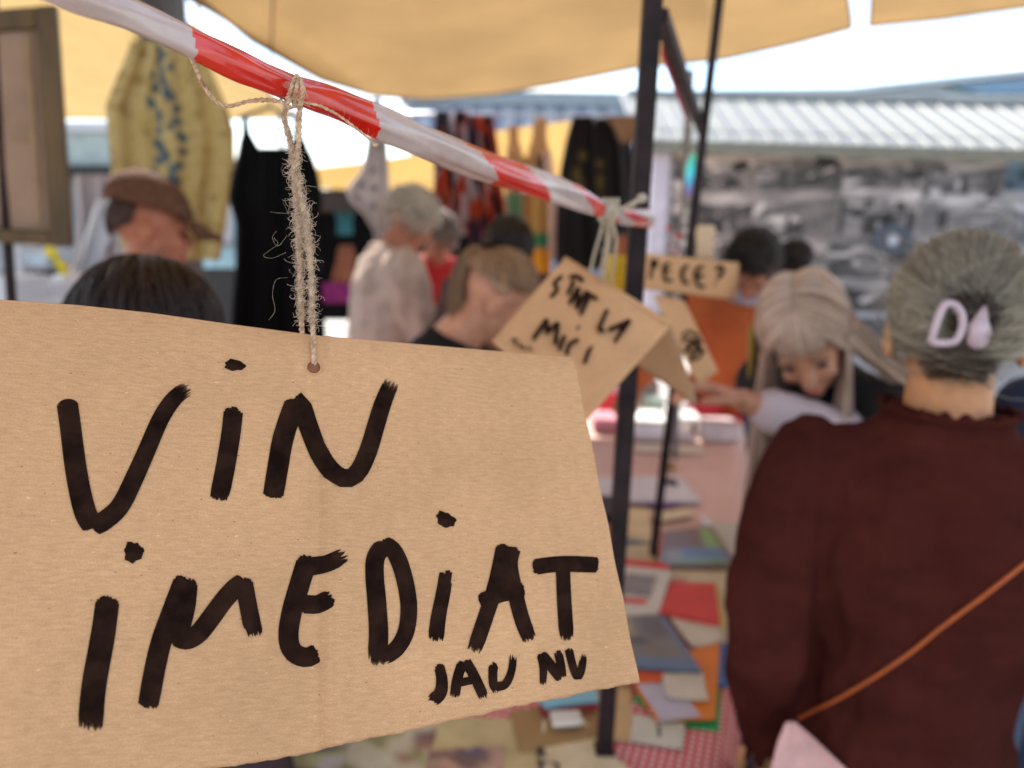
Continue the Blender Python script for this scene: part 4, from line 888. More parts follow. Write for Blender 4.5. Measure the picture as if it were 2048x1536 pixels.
for i in range(n):
    z = np.array([0, 0, 1.0]); N0 = unit(z-T_[i]*T_[i].dot(z)); B0 = np.cross(T_[i], N0)
    tw = (pxs[i]-590)/230.0
    for k in range(SEG):
        a = 2*math.pi*k/SEG; lob = 1+.07*math.cos(3*(a-tw*1.3)+1)+.05*math.cos(5*(a+tw))+.03*math.cos(9*a-tw*5)
        notch = -.20*math.exp(-(((a-2.1-tw*.5+math.pi) % (2*math.pi)-math.pi)/.16)**2) if pxs[i] > 600 else -.10*math.exp(-(((a-1.0-tw*.5+math.pi) % (2*math.pi)-math.pi)/.12)**2)
        rr2 = rad[i]*(lob+notch); V.append(PPs[i]+N0*math.cos(a)*rr2+B0*math.sin(a)*rr2*.62)
F = []; 
redspans = [(375, 738), (948, 1058), (1148, 1200), (1228, 1262)]
for i in range(n-1):
    for k in range(SEG):
        F.append((i*SEG+k, i*SEG+(k+1) % SEG, (i+1)*SEG+(k+1) % SEG, (i+1)*SEG+k))
        a = 2*math.pi*k/SEG; x = pxs[i]+ (10*math.cos(a) if pxs[i] < 800 else 34*math.cos(a+.5))
        mi.append(1 if any(p <= x < q for p, q in redspans) else 0)
def tapemat(name, col, c2):
    m = mat(name, col, .3, .06, 60, .35, bdist=.0012, spec=.55, coat=.25, col2=c2, stretch=(1, 1, 1)); 
    return m
mw = mat('tape_white', (.60, .50, .47), .20, .05, 30, .25, bdist=.0012, spec=.6, coat=.5, trans=.25, col2=(.52, .40, .37)); mr = mat('tape_red', (.72, .025, .008), .18, .05, 30, .25, bdist=.0012, spec=.6, coat=.5, trans=.18, col2=(.56, .012, .008))
tape = obj('barrier_tape', V, F, [mw, mr], None, midx=mi); tag(tape, 'twisted red and white barrier tape stretched from top left to the thick pole', 'barrier tape')
# tail going round the pole and thin loose strip
tl = MB(); c = q1.copy(); pth = [PY(1268, 432, p1b[1]-.02), PY(1300, 428, p1b[1]-.016), PY(1306, 440, p1b[1]+.004), PY(1290, 440, p1b[1]+.02)]
for off, w in ((0, .012), (.006, .008)):
    P = catmull(np.array(pth)+(0, 0, off-.003), 20); V2 = []; 
    for p in P: V2 += [p+(0, 0, w/2), p-(0, 0, w/2)]
    tl.add(V2, [(2*i, 2*i+1, 2*i+3, 2*i+2) for i in range(19)])
o = tl.build('wrapped_end', mr, tape); s = o.modifiers.new('t', 'SOLIDIFY'); s.thickness = .001

# ------------------------------------------------------------------ twine
m_tw = mat('jute', (.55, .39, .26), .9, .3, 300, .5, bdist=.0004, spec=.15, col2=(.30, .18, .10)); m_fz = mat('jute_fibre', (.78, .62, .46), .85, .2, 300, 0, trans=.2, spec=.15)
m_tw2 = mat('cotton_twine', (.48, .42, .32), .9, .2, 200, .4, bdist=.0004, spec=.15)
def twine(mb, pts, r, pitch=.006, ply=2):
    P = catmull(pts, 140); L_ = np.linalg.norm(np.diff(P, axis=0), axis=1).sum()
    d = np.linalg.norm(np.diff(P, axis=0), axis=1); s = np.concatenate([[0], np.cumsum(d)]); T = np.gradient(P, axis=0); T /= np.linalg.norm(T, axis=1)[:, None]
    a = fwd; N_ = np.cross(T, a); N_ /= np.linalg.norm(N_, axis=1)[:, None]+1e-9; B = np.cross(T, N_)
    for k in range(ply):
        ph = 2*math.pi*s/pitch+2*math.pi*k/ply; Q = P+(N_*np.cos(ph)[:, None]+B*np.sin(ph)[:, None])*r*.38*(1+.3*wob(P, 90, 3, 1))[:, None]; mb.tube(Q, r*.60*(1+.12*wob(P, 160, 4, 1)), 6)
    return P
def fuzz(mb, P, n, lmin, lmax, r, seed, curl=1.0, bias=None):
    g_ = np.random.default_rng(seed)
    for k in range(n):
        i = g_.integers(1, len(P)-1) if bias is None else int(np.clip(bias(g_), 1, len(P)-2)); p = P[i]+g_.normal(size=3)*.0006
        L_ = lmin+(lmax-lmin)*g_.random()**2.2; d = unit(g_.normal(size=3)*(1, .7, .8)); st = [p]; c = g_.normal(size=3)*curl; m_ = 7
        for j in range(m_):
            d = unit(d+np.cross(d, c)*.35+g_.normal(size=3)*.16+(0, 0, -.05)); st.append(st[-1]+d*L_/m_)
        mb.tube(st, np.linspace(r, r*.5, m_+1), 3, False)
s1 = MB(); dT = .385
stpts = [PD(574, 208, .382), PD(568, 232, .384), PD(575, 262, .386), PD(586, 310, .39), PD(590, 365, .393), PD(597, 450, .398), PD(600, 540, .403), PD(602, 620, .408), PD(604, 668, .415)]
Pa = twine(s1, stpts, .0016)
st2 = [PD(601, 205, .378), PD(598, 240, .382), PD(597, 290, .385), PD(592, 340, .389), PD(604, 400, .392), PD(614, 460, .396), PD(622, 540, .401), PD(624, 620, .406), PD(624, 672, .4095), PD(627, 712, .4105)]
st2[-2] = sp(625, 680)+pn*.0022; st2[-1] = sp(627, 715)+pn*.0014; st2.append(sp(628, 735)-pn*.001)
Pb = twine(s1, st2, .0016)
tw = s1.build('twine_string', m_tw, None); tag(tw, 'frayed jute twine that hangs the large sign from the tape', 'twine')
k1 = MB(); twine(k1, [PD(572, 206, .380), PD(582, 178, .372), PD(594, 152, .374), PD(606, 176, .372), PD(602, 208, .377)], .0013)
k1b = [PD(588, 210, .379), PD(592, 182, .371), PD(599, 158, .373), PD(606, 182, .371), PD(600, 205, .377)]
Pk = twine(k1, k1b, .0012); Pk2 = twine(k1, [PD(560, 200, .378), PD(580, 214, .377), PD(604, 204, .376), PD(586, 196, .375), PD(570, 212, .377)], .0013)
k1.build('knot', m_tw, tw)
l1 = MB(); Pl = twine(l1, [PD(572, 205, .379), PD(535, 200, .378), PD(495, 203, .376), PD(455, 212, .374), (PD(425, 196, .372)), PD(402, 160, .37), PD(385, 122, .372), PD(376, 104, .382)], .0011); l1.build('loose_loop', m_tw, tw)
l2 = MB(); Pr = twine(l2, [PD(604, 204, .379), PD(640, 212, .380), PD(676, 230, .381), PD(706, 252, .381), PD(736, 276, .380), PD(750, 289, .380)], .0008); l2.ell(PD(751, 290, .380), (.0016, .0012, .0012), None, 8, 6); l2.build('loose_end', m_tw, tw)
fz = MB()
def bb(g_): return 20+g_.beta(2.2, 1.6)*112
fuzz(fz, Pa, 1500, .0025, .010, .00015, 1, 1.5, bb); fuzz(fz, Pb[:112], 1500, .0025, .010, .00015, 2, 1.5, lambda g_: 25+g_.beta(2.2, 1.8)*84)
fuzz(fz, Pa, 14, .012, .026, .00007, 3, 1.8, bb); fuzz(fz, Pk, 34, .004, .014, .00006, 4); fuzz(fz, Pl, 60, .002, .009, .00006, 5); fuzz(fz, Pr, 26, .002, .007, .00005, 6); fuzz(fz, Pk2, 30, .003, .012, .00006, 14)
# two long curls left of the string
for pts in ([(575, 470), (556, 492), (545, 475), (553, 462)], [(572, 505), (545, 516), (527, 512), (540, 500), (556, 488), (548, 476)], [(575, 555), (552, 560), (545, 590), (550, 620), (538, 640)], [(590, 428), (560, 426), (540, 424)]):
    fz.tube(catmull([PD(x, y, .395) for x, y in pts], 24), .000045, 4, False)
fz.build('frayed_fibres', m_fz, tw); tag(bpy.data.objects['frayed_fibres'], kind='stuff')

# ------------------------------------------------------------------ second sign SINT LA MICI
dS = float((PY(1220, 430, p1b[1]-.05)-CP)@fwd)
a0, a1_, a2 = PD(1130, 518, dS*1.02), PD(1342, 650, dS*.93), PD(990, 680, dS*.90)
n2 = unit(np.cross(a1_-a0, a2-a0)); n2 = -n2 if n2.dot(fwd) > 0 else n2
def sp2(x, y): return on_plane(a0, n2, x, y)
s2 = thing('cardboard_sign', 'smaller folded cardboard sign reading SINT LA MICI tied to the tape end', 'sign', a0)
def flap(name, px, planef, n_, m, parent, th=.003, nn_=24):
    q = [planef(*p) for p in px]; e1 = unit(q[1]-q[0]); e2 = np.cross(n_, e1); V = []; UV = []
    for v in np.linspace(0, 1, nn_):
        for u in np.linspace(0, 1, nn_):
            p = (q[0]*(1-u)+q[1]*u)*(1-v)+(q[3]*(1-u)+q[2]*u)*v; p = p+n_*.0016*math.sin(u*5+v*3); V.append(p); UV.append(((p-q[0])@e1, (p-q[0])@e2))
    F = [(j*nn_+i, j*nn_+i+1, (j+1)*nn_+i+1, (j+1)*nn_+i) for j in range(nn_-1) for i in range(nn_-1)]
    o = obj(name, V, F, m, parent, uv=UV); s = o.modifiers.new('t', 'SOLIDIFY'); s.thickness = th; s.offset = 0; return o
board2 = flap('front_flap', [(1130, 518), (1342, 650), (1170, 845), (985, 682)], sp2, n2, mk, s2)
rdg = MB(); rdg.tube([a0+n2*.0, a1_+n2*.0], .0036, 8); rdg.build('fold', mk, s2)
e_r = unit(a1_-a0); b0, b1 = a0, a1_
b3 = PD(1396, 808, float((a1_-CP)@fwd)*1.08); dv = b3-a1_
V = [a0, a1_, a1_+dv, a0+dv*1.0]
nb_ = 12; VV = [(V[0]*(1-u)+V[1]*u)*(1-v)+(V[3]*(1-u)+V[2]*u)*v for v in np.linspace(0, 1, nb_) for u in np.linspace(0, 1, nb_)]
Fb = [(j*nb_+i, j*nb_+i+1, (j+1)*nb_+i+1, (j+1)*nb_+i) for j in range(nb_-1) for i in range(nb_-1)]
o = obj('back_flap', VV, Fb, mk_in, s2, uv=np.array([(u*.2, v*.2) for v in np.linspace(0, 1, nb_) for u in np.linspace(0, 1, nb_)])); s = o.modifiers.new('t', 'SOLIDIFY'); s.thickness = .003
ink2 = m_ink
def pen(parent, strokes, planef, n_, w, eps=.0048, seed=0, name='letter'):
    for i, st in enumerate(strokes): letter(parent, [(s_, w, w, .2, .4) for s_ in st], planef, n_, ink2, eps=eps, rag=1.5, seed=seed+i, nbr=6, name=name)
def c2(L_, ox, oy, sc): return [[[(ox+x/sc, oy+y/sc) for x, y in s_] for s_ in g_] for g_ in L_]
# traced from the crop (scale 2.695, offset 600,150)
SL = [[[(1410, 1100), (1370, 1140), (1385, 1170), (1350, 1215)]],
      [[(1475, 1125), (1440, 1200)], [(1450, 1108), (1490, 1100), (1525, 1128)]],
      [[(1450, 1250), (1500, 1160)], [(1500, 1160), (1490, 1275)], [(1490, 1275), (1545, 1180)]],
      [[(1560, 1200), (1510, 1310)], [(1535, 1185), (1600, 1225)]],
      [[(1655, 1280), (1605, 1390)], [(1605, 1390), (1640, 1395)]],
      [[(1776, 1338), (1660, 1392)], [(1776, 1338), (1691, 1453)], [(1716, 1366), (1741, 1400)], [(1752, 1352), (1730, 1392)]],
      [[(1255, 1440), (1330, 1330)], [(1330, 1335), (1330, 1410)], [(1330, 1405), (1390, 1350)], [(1390, 1350), (1375, 1470)]],
      [[(1425, 1420), (1395, 1500)]],
      [[(1500, 1440), (1450, 1470), (1435, 1525)]], [[(1560, 1490), (1530, 1570)]], [[(1495, 1375), (1503, 1383)]], [[(1565, 1480), (1572, 1488)]]]
pen(board2, c2(SL, 600, 150, 2.695), sp2, n2, 8)
pen(board2, c2([[[(1150, 1440), (1165, 1475)]], [[(1140, 1440), (1175, 1445)]], [[(1180, 1460), (1190, 1490)]], [[(1200, 1475), (1215, 1500)]], [[(1225, 1480), (1250, 1500)]]], 600, 150, 2.695), sp2, n2, 4)
s3 = MB()
kn = PD(1215, 420, inv(1215)-.015)
for pts in ([(1206, 440), (1200, 470), (1188, 510), (1180, 548)], [(1214, 445), (1214, 480), (1206, 520), (1198, 558)], [(1226, 445), (1232, 480), (1228, 520), (1222, 572)], [(1220, 440), (1222, 470), (1212, 520), (1206, 560)]):
    d = inv(1215)-.01; twine(s3, [PD(x, y, d+(dS*.985-d)*(y-440)/120) for x, y in pts], .0021, .009)
o3 = s3.build('twine_string', m_tw2, None); tag(o3, 'pale cotton twine tying the smaller folded sign to the tape', 'twine')
k3 = MB(); d = inv(1215)
for a in range(4):
    x = 1204+a*9; k3.tube(catmull([PD(x-4, 440, d-.014), PD(x, 424, d-.022), PD(x+4, 404, d-.014), PD(x+3, 402, d+.01), PD(x, 436, d+.012)], 20), .0026, 6)
k3.build('knot', m_tw2, o3)
k4 = MB(); P4 = twine(k4, [PD(1218, 420, d-.02), PD(1250, 416, d-.02), PD(1275, 402, d-.02), PD(1286, 394, d-.02)], .0032, .01); k4.ell(PD(1284, 396, d-.02), (.006, .004, .005)); k4.build('frayed_tail', m_tw2, o3)
f3 = MB(); Pq = catmull([PD(1214, 445, d), PD(1214, 500, d), PD(1206, 560, d)], 60); fuzz(f3, Pq, 120, .004, .02, .0002, 9); fuzz(f3, P4, 50, .004, .014, .0002, 10); of = f3.build('frayed_fibres', m_fz, o3); tag(of, kind='stuff')

# ------------------------------------------------------------------ PE CE? sign on a wooden stake, and a third folded card
def flat_sign(px, Y, label, strokes, w, tilt=0):
    q = [PY(x, y, Y+dy) for (x, y, dy) in px]; n_ = unit(np.cross(q[1]-q[0], q[3]-q[0])); n_ = -n_ if n_.dot(fwd) > 0 else n_
    pf = lambda x, y: on_plane(q[0], n_, x, y)
    t = thing('cardboard_sign', label, 'sign', q[0]); flap('board', [p[:2] for p in px], pf, n_, mk, t, .004, 10)
    return t, pf, n_
t, pf, n_ = flat_sign([(1288, 506, 0), (1479, 526, 0), (1470, 600, 0), (1284, 578, 0)], 1.5, 'narrow cardboard sign reading PE CE? right of the thick pole', None, 8)
PC = [[[(540, 360), (520, 480)], [(520, 372), (555, 352), (562, 385), (530, 402)]],
      [[(660, 372), (620, 390), (618, 440), (630, 488), (675, 490)], [(622, 425), (660, 420)]],
      [[(785, 385), (750, 410), (742, 460), (760, 505), (790, 510)]],
      [[(890, 390), (845, 420), (840, 480), (865, 530), (905, 530)], [(845, 462), (895, 458)]],
      [[(980, 415), (1010, 390), (1030, 420), (1010, 455), (985, 475)], [(972, 508), (978, 514)]]]
pen(t, c2(PC, 1150, 420, 3.49), pf, n_, 7, eps=.0048)
a = PY(1408, 446, 1.53); b = PY(1414, 560, 1.53); 
cloth('wooden_tag', [(450, 1397, 1428), (462, 1392, 1430), (520, 1394, 1424)], 1.56, mat('pale_wood', (.58, .42, .26), .8), 'pale cardboard tag sticking up behind the PE CE? sign', 'tag', folds=0, amp=0, nv=6, nu=6, thick=.006)
t, pf, n_ = flat_sign([(1306, 590, 0), (1368, 600, 0), (1436, 744, -.05), (1398, 772, -.05)], 1.25, 'folded cardboard card with a crossed scribble behind the SINT LA MICI sign', None, 8)
SC = [[[(740, 880), (800, 850), (850, 900), (770, 960), (820, 1000), (880, 960)], [(760, 1000), (830, 930), (880, 1000)], [(780, 1040), (850, 1040), (900, 980)], [(735, 920), (790, 900), (840, 960), (800, 1060)], [(830, 860), (880, 940)]]]
pen(t, c2(SC, 1150, 420, 3.49), pf, n_, 5, eps=.0048, name='scribble')
# string of discs and beads, with one iridescent disc
cdm = bpy.data.materials.new('iridescent_disc'); cdm.use_nodes = True; N = cdm.node_tree.nodes; b_ = N['Principled BSDF']
tcn = N.new('ShaderNodeTexCoord'); sx = N.new('ShaderNodeSeparateXYZ'); crn = N.new('ShaderNodeValToRGB'); cdm.node_tree.links.new(tcn.outputs['Generated'], sx.inputs[0]); cdm.node_tree.links.new(sx.outputs['Z'], crn.inputs[0])
e = crn.color_ramp.elements; e[0].color = (.55, .2, .8, 1); e[1].color = (.2, .8, .55, 1); x = e.new(.35); x.color = (.1, .6, .95, 1); x = e.new(.65); x.color = (.05, .8, .75, 1)
cdm.node_tree.links.new(crn.outputs[0], b_.inputs['Base Color']); b_.inputs['Roughness'].default_value = .25; b_.inputs['Metallic'].default_value = .2
gl = thing('bead_string', 'hanging string of beads with one iridescent disc beside the slim pole', 'decoration', PY(1378, 300, 1.9))
MB().ell(PY(1382, 350, 1.9), (.014, .03, .052)).build('disc', cdm, gl)
MB().tube([PY(1384, 120, 1.9), PY(1381, 320, 1.9), PY(1373, 400, 1.9), PY(1370, 500, 1.9)], .0012, 5).build('thread', m_tw2, gl)
mbd = mat('clear_bead', (.7, .66, .62), .12, spec=1.0); mrb = mat('red_bead', (.5, .03, .04), .2)
for x, y, r, m in [(1370, 192, .007, mbd), (1372, 424, .005, mbd), (1369, 440, .006, mbd), (1371, 462, .007, mbd), (1370, 488, .011, mbd), (1336, 456, .007, mrb), (1358, 472, .008, mrb), (1345, 500, .009, mat('pink_bead', (.6, .35, .38), .2)), (1356, 506, .007, MATS['pink_bead']), (1382, 484, .006, mrb)]:
    V_, F_ = ell_vf(PY(x, y, 1.9), r, None, 12, 8); obj('bead', V_, F_, m, gl)
# ------------------------------------------------------------------ people
def Rx(a): c, s = math.cos(a), math.sin(a); return np.array([[1, 0, 0], [0, c, -s], [0, s, c]])
def Rz(a): c, s = math.cos(a), math.sin(a); return np.array([[c, -s, 0], [s, c, 0], [0, 0, 1.]])
skin_a = mat('skin', (.48, .22, .13), .5, .10, 30, .15, bdist=.0006, spec=.4)
skin_r = mat('skin_ruddy', (.36, .13, .07), .5, .12, 30, .15, bdist=.0006, spec=.4)
m_eye = mat('dark_eye', (.03, .02, .02), .3); m_lip = mat('lips', (.42, .12, .10), .45); m_brow = mat('brow', (.20, .11, .07), .9)
def hand_prims(mb, w, d, n, side, curl=.5, s=1.0):
    # w wrist point, d pointing direction, n palm normal (curl side), side = thumb side unit vector
    for a in (-.026, -.009, .009, .024): mb.add(*caps_vf(w+d*.01*s+side*a*.6*s, .016*s, w+d*.08*s+side*a*s, .0125*s, 10))
    fl = [(-.029, .060, .0078), (-.010, .072, .0085), (.010, .078, .0088), (.028, .070, .0086)]
    for a, L_, r in fl:
        b = w+d*.085*s+side*a*s; c1 = unit(d*math.cos(curl*.7)+n*math.sin(curl*.7)+side*a*2); p1 = b+c1*L_*.45*s; c2_ = unit(d*math.cos(curl*1.7)+n*math.sin(curl*1.7)); p2 = p1+c2_*L_*.32*s
        c3 = unit(d*math.cos(curl*2.5)+n*math.sin(curl*2.5)); p3 = p2+c3*L_*.26*s
        mb.add(*caps_vf(b, r*s*1.1, p1, r*s, 8)); mb.add(*caps_vf(p1, r*s, p2, r*s*.92, 8)); mb.add(*caps_vf(p2, r*s*.92, p3, r*s*.8, 8))
    b = w+d*.02*s+side*.022*s; p1 = b+unit(d*.7+side*.75+n*.3)*.045*s; p2 = p1+unit(d*.95+side*.2+n*.35)*.034*s; p3 = p2+unit(d+n*.4)*.022*s
    mb.add(*caps_vf(b, .014*s, p1, .0115*s, 8)); mb.add(*caps_vf(p1, .0112*s, p2, .0098*s, 8)); mb.add(*caps_vf(p2, .0095*s, p3, .0082*s, 8))
class Person: pass
def person(label, head_px, Y, facing, lean=0, hp=0, hy=0, htilt=0, arms=None, top=None, sleeve='long', trousers=None, skin=None, wid=1.0, vox=.0085, gv=.011, sl_w=1.0, hat=None, H=None, wr=.006, cuff=None, hair_m=None, waist=1., topl=.86, nk=0):
    P = Person(); skin = skin or skin_a
    hc0 = np.array([0, .0, 1.605]); nb = np.array([0, -.01, 1.47]); hip = np.array([0, 0, .93])
    RL = Rx(-R(lean)); RH = Rx(-R(hp)) ; RHz = Rz(R(hy)); RT = np.array([[math.cos(R(htilt)), 0, math.sin(R(htilt))], [0, 1, 0], [-math.sin(R(htilt)), 0, math.cos(R(htilt))]])
    def bodyL(p): return hip+RL@(np.asarray(p, float)-hip)
    HR = RL@RHz@RH@RT
    def headL(p): return bodyL(nb)+HR@(np.asarray(p, float)-nb)
    tgt = PY(*head_px, Y); k = tgt[2]/headL(hc0)[2]
    if H: k = H/1.72
    F_ = Rz(R(-facing)); hl = F_@(headL(hc0)*k); off = tgt-hl; off[2] = 0 if not H else tgt[2]-hl[2]
    def toW(p): return F_@(np.asarray(p, float)*k)+off
    bw = lambda p: toW(bodyL(p)); hw = lambda p: toW(headL(p))
    HW = F_@HR; BW = F_@RL
    P.k, P.bw, P.hw, P.HW, P.BW, P.F = k, bw, hw, HW, BW, F_
    mb = MB()
    def E(c, r, fn=hw, M=HW): V_, Fc = ell_vf(fn(c), np.array(r)*k, M, 20, 14); mb.add(V_, Fc)
    E((0, -.008, 1.628), (.074, .093, .088)); E((0, .030, 1.585), (.060, .066, .098)); E((0, .050, 1.528), (.040, .044, .030)); E((0, .02, 1.55), (.055, .06, .05))
    mb.add(*caps_vf(hw((0, .088, 1.612)), .009*k, hw((0, .112, 1.575)), .0135*k, 10)); E((0, .1, 1.568), (.016, .013, .009))
    for sx in (-1, 1):
        E((sx*.082, -.006, 1.586), (.010, .021, .033)); E((sx*.03, .078, 1.572), (.024, .018, .02)); E((sx*.029, .084, 1.625), (.022, .012, .009))
    E((0, .094, 1.538), (.021, .010, .011)); E((0, .084, 1.513), (.018, .016, .014))
    mb.add(*caps_vf(bw((0, -.012, 1.44)), .060*k, hw((0, .0, 1.56)), .053*k, 16))
    # trunk
    Z = [.86, .93, 1.05, 1.15, 1.27, 1.36, 1.42, 1.455]; RXs = [.155, .165, .135, .135, .155, .150, .12, .065]; RYs = [.105, .11, .09, .092, .105, .095, .075, .055]
    mb.add(*loft_vf([bw((0, 0, z)) for z in Z], np.array(RXs)*k*wid, np.array(RYs)*k*wid, BW[:, 0], BW[:, 1]))
    gm = MB(); Zg = [topl, .93, 1.03, 1.12, 1.22, 1.31, 1.38, 1.425+nk*.6, 1.462+nk]; RXg = np.array([.195*waist, .185*waist, .165*waist, .16*waist, .172, .178, .160, .115, .070])*wid; RYg = np.array([.13, .13, .118, .115, .122, .122, .105, .085, .068])*wid
    gm.add(*loft_vf([bw((0, -.004, z)) for z in Zg], RXg*k, RYg*k, BW[:, 0], BW[:, 1], 36))
    for sx in (-1, 1): gm.add(*caps_vf(bw((sx*.045, -.01, 1.405+nk*.5)), .060*k, bw((sx*.165*wid, -.004, 1.372)), .066*k*wid))
    arms = arms or {}
    P.wrist = {}
    for sx, nm in ((-1, 'L'), (1, 'R')):          # L = local -x
        sh = np.array([sx*.175*wid, 0, 1.385]); du, df, hcurl = arms.get(nm, ((sx*.25, .05, -1), (sx*.05, .3, -1), .4))
        shw = bw(sh)
        if isinstance(du, str):
            wt, polev = df; v = np.asarray(wt)-shw; D = min(np.linalg.norm(v), .525*k); v = unit(v); a_ = ((.285*k)**2-(.245*k)**2+D*D)/(2*D); h2 = math.sqrt(max(0, (.285*k)**2-a_*a_))
            pv = F_@np.asarray(polev, float); pv = unit(pv-v*pv.dot(v)); e = shw+v*a_+pv*h2; w = shw+v*D; dd = unit(w-e)
        else: e = shw+F_@unit(du)*.285*k; w = e+F_@unit(df)*.245*k; dd = F_@unit(df)
        mb.add(*caps_vf(shw, .050*k, e, .036*k)); mb.add(*caps_vf(e, .036*k, w, .024*k))
        nn = unit(np.cross(dd, F_@np.array([1., 0, 0])))*(-1); nn = nn if np.dot(nn, F_@np.array([-sx*.6, .2, -1.])) > 0 else -nn
        side = unit(np.cross(nn, dd)); side = side if np.dot(side, F_@np.array([0, 1., .3])) > 0 else -side
        hand_prims(mb, w, dd, nn, side, hcurl, k)
        P.wrist[nm] = w; P.elb = getattr(P, 'elb', {}); P.elb[nm] = e; P.sh = getattr(P, 'sh', {}); P.sh[nm] = shw
        if sleeve != 'none':
            gm.add(*caps_vf(shw-F_@np.array([sx*.01, 0, 0])*k, .068*k*wid, shw+(e-shw)*.5, .060*k*sl_w))
            if sleeve == 'short': gm.add(*caps_vf(shw, .064*k, shw+(e-shw)*.7, .056*k*sl_w))
            else:
                gm.add(*caps_vf(shw+(e-shw)*.5, .060*k*sl_w, e, .052*k*sl_w)); gm.add(*caps_vf(e, .052*k*sl_w, e+(w-e)*.86, .040*k*sl_w))
    # legs
    tm = MB()
    for sx in (-1, 1):
        h_, kn_, an = toW((sx*.085, 0, .90)), toW((sx*.09, .01, .50)), toW((sx*.095, -.02, .09))
        mb.add(*caps_vf(h_, .075*k, kn_, .050*k)); mb.add(*caps_vf(kn_, .050*k, an, .034*k)); mb.add(*caps_vf(toW((sx*.095, -.02, .04)), .034*k, toW((sx*.10, .12, .03)), .026*k))
        tm.add(*caps_vf(h_, .092*k, kn_, .068*k)); tm.add(*caps_vf(kn_, .068*k, an, .060*k))
    tm.add(*caps_vf(toW((-.05, 0, .93)), .105*k, toW((.05, 0, .93)), .105*k))
    t = thing('person', label, 'person', [toW((0, 0, 0))[0], toW((0, 0, 0))[1], 0])
    V_, Fc, N_ = remesh(mb, vox, 4); P.body = obj('body', V_, Fc, skin, t)
    V_, Fc, N_ = remesh(gm, gv, 3)
    lo = wob(V_*(1, 1, .45), 7, 11, 3); V_ = V_+N_*(lo*wr)[:, None]
    P.topV, P.topF = V_, Fc
    P.top = obj('top', V_, Fc, top or mbk, t)
    V_, Fc, N_ = remesh(tm, .014, 3); V_ = V_+N_*(wob(V_*(1, 1, .4), 6, 5, 2)*.005)[:, None]; obj('trousers', V_, Fc, trousers or mat('denim', (.05, .07, .12), .85), t)
    for sx in (-1, 1):
        sm = MB(); sm.add(*caps_vf(toW((sx*.095, -.03, .045)), .045*k, toW((sx*.10, .13, .038)), .038*k)); sm.build('shoe', mat('shoe_leather', (.03, .025, .02), .5), t)
        V_, Fc = ell_vf(hw((sx*.0295, .0885, 1.604)), np.array((.013, .006, .0034))*k, HW, 12, 8); obj('eye', V_, Fc, m_eye, t)
        V_, Fc = ell_vf(hw((sx*.030, .094, 1.630)), np.array((.021, .005, .0032))*k, HW, 12, 8); obj('eyebrow', V_, Fc, m_brow, t)
    V_, Fc = ell_vf(hw((0, .1005, 1.537)), np.array((.020, .007, .0065))*k, HW, 12, 8); obj('lips', V_, Fc, m_lip, t)
    P.t = t; P.mb = mb; return P
hair_vc = vcmat('hair_strands', .42, spec=.5)
HCOL = {'grey_hair_light': ((.46, .41, .31), (.10, .065, .04)), 'grey_hair_dark': ((.07, .045, .03), (.018, .012, .008)), 'short_grey_hair': ((.06, .03, .02), (.025, .013, .01)), 'dark_brown_hair': ((.030, .012, .008), (.008, .004, .0035)), 'white_hair': ((.62, .56, .46), (.30, .24, .18)), 'grey_hair': ((.24, .19, .16), (.1, .07, .055)),
 'light_brown_hair': ((.34, .19, .09), (.10, .045, .02)), 'black_hair': ((.014, .007, .005), (.004, .002, .002)), 'lilac_blonde_hair': ((.64, .47, .36), (.26, .155, .105))}
HC = np.array([0, -.006, 1.615]); HRD = np.array([.084, .104, .104])
def scalp_dir(az, el): return np.array([math.sin(az)*math.cos(el), math.cos(az)*math.cos(el), math.sin(el)])   # az 0 = front (+y)
def slerp(a, b, t):
    d = np.clip(a.dot(b), -1, 1); th = math.acos(d)
    return a if th < 1e-4 else (a*math.sin((1-t)*th)+b*math.sin(t*th))/math.sin(th)
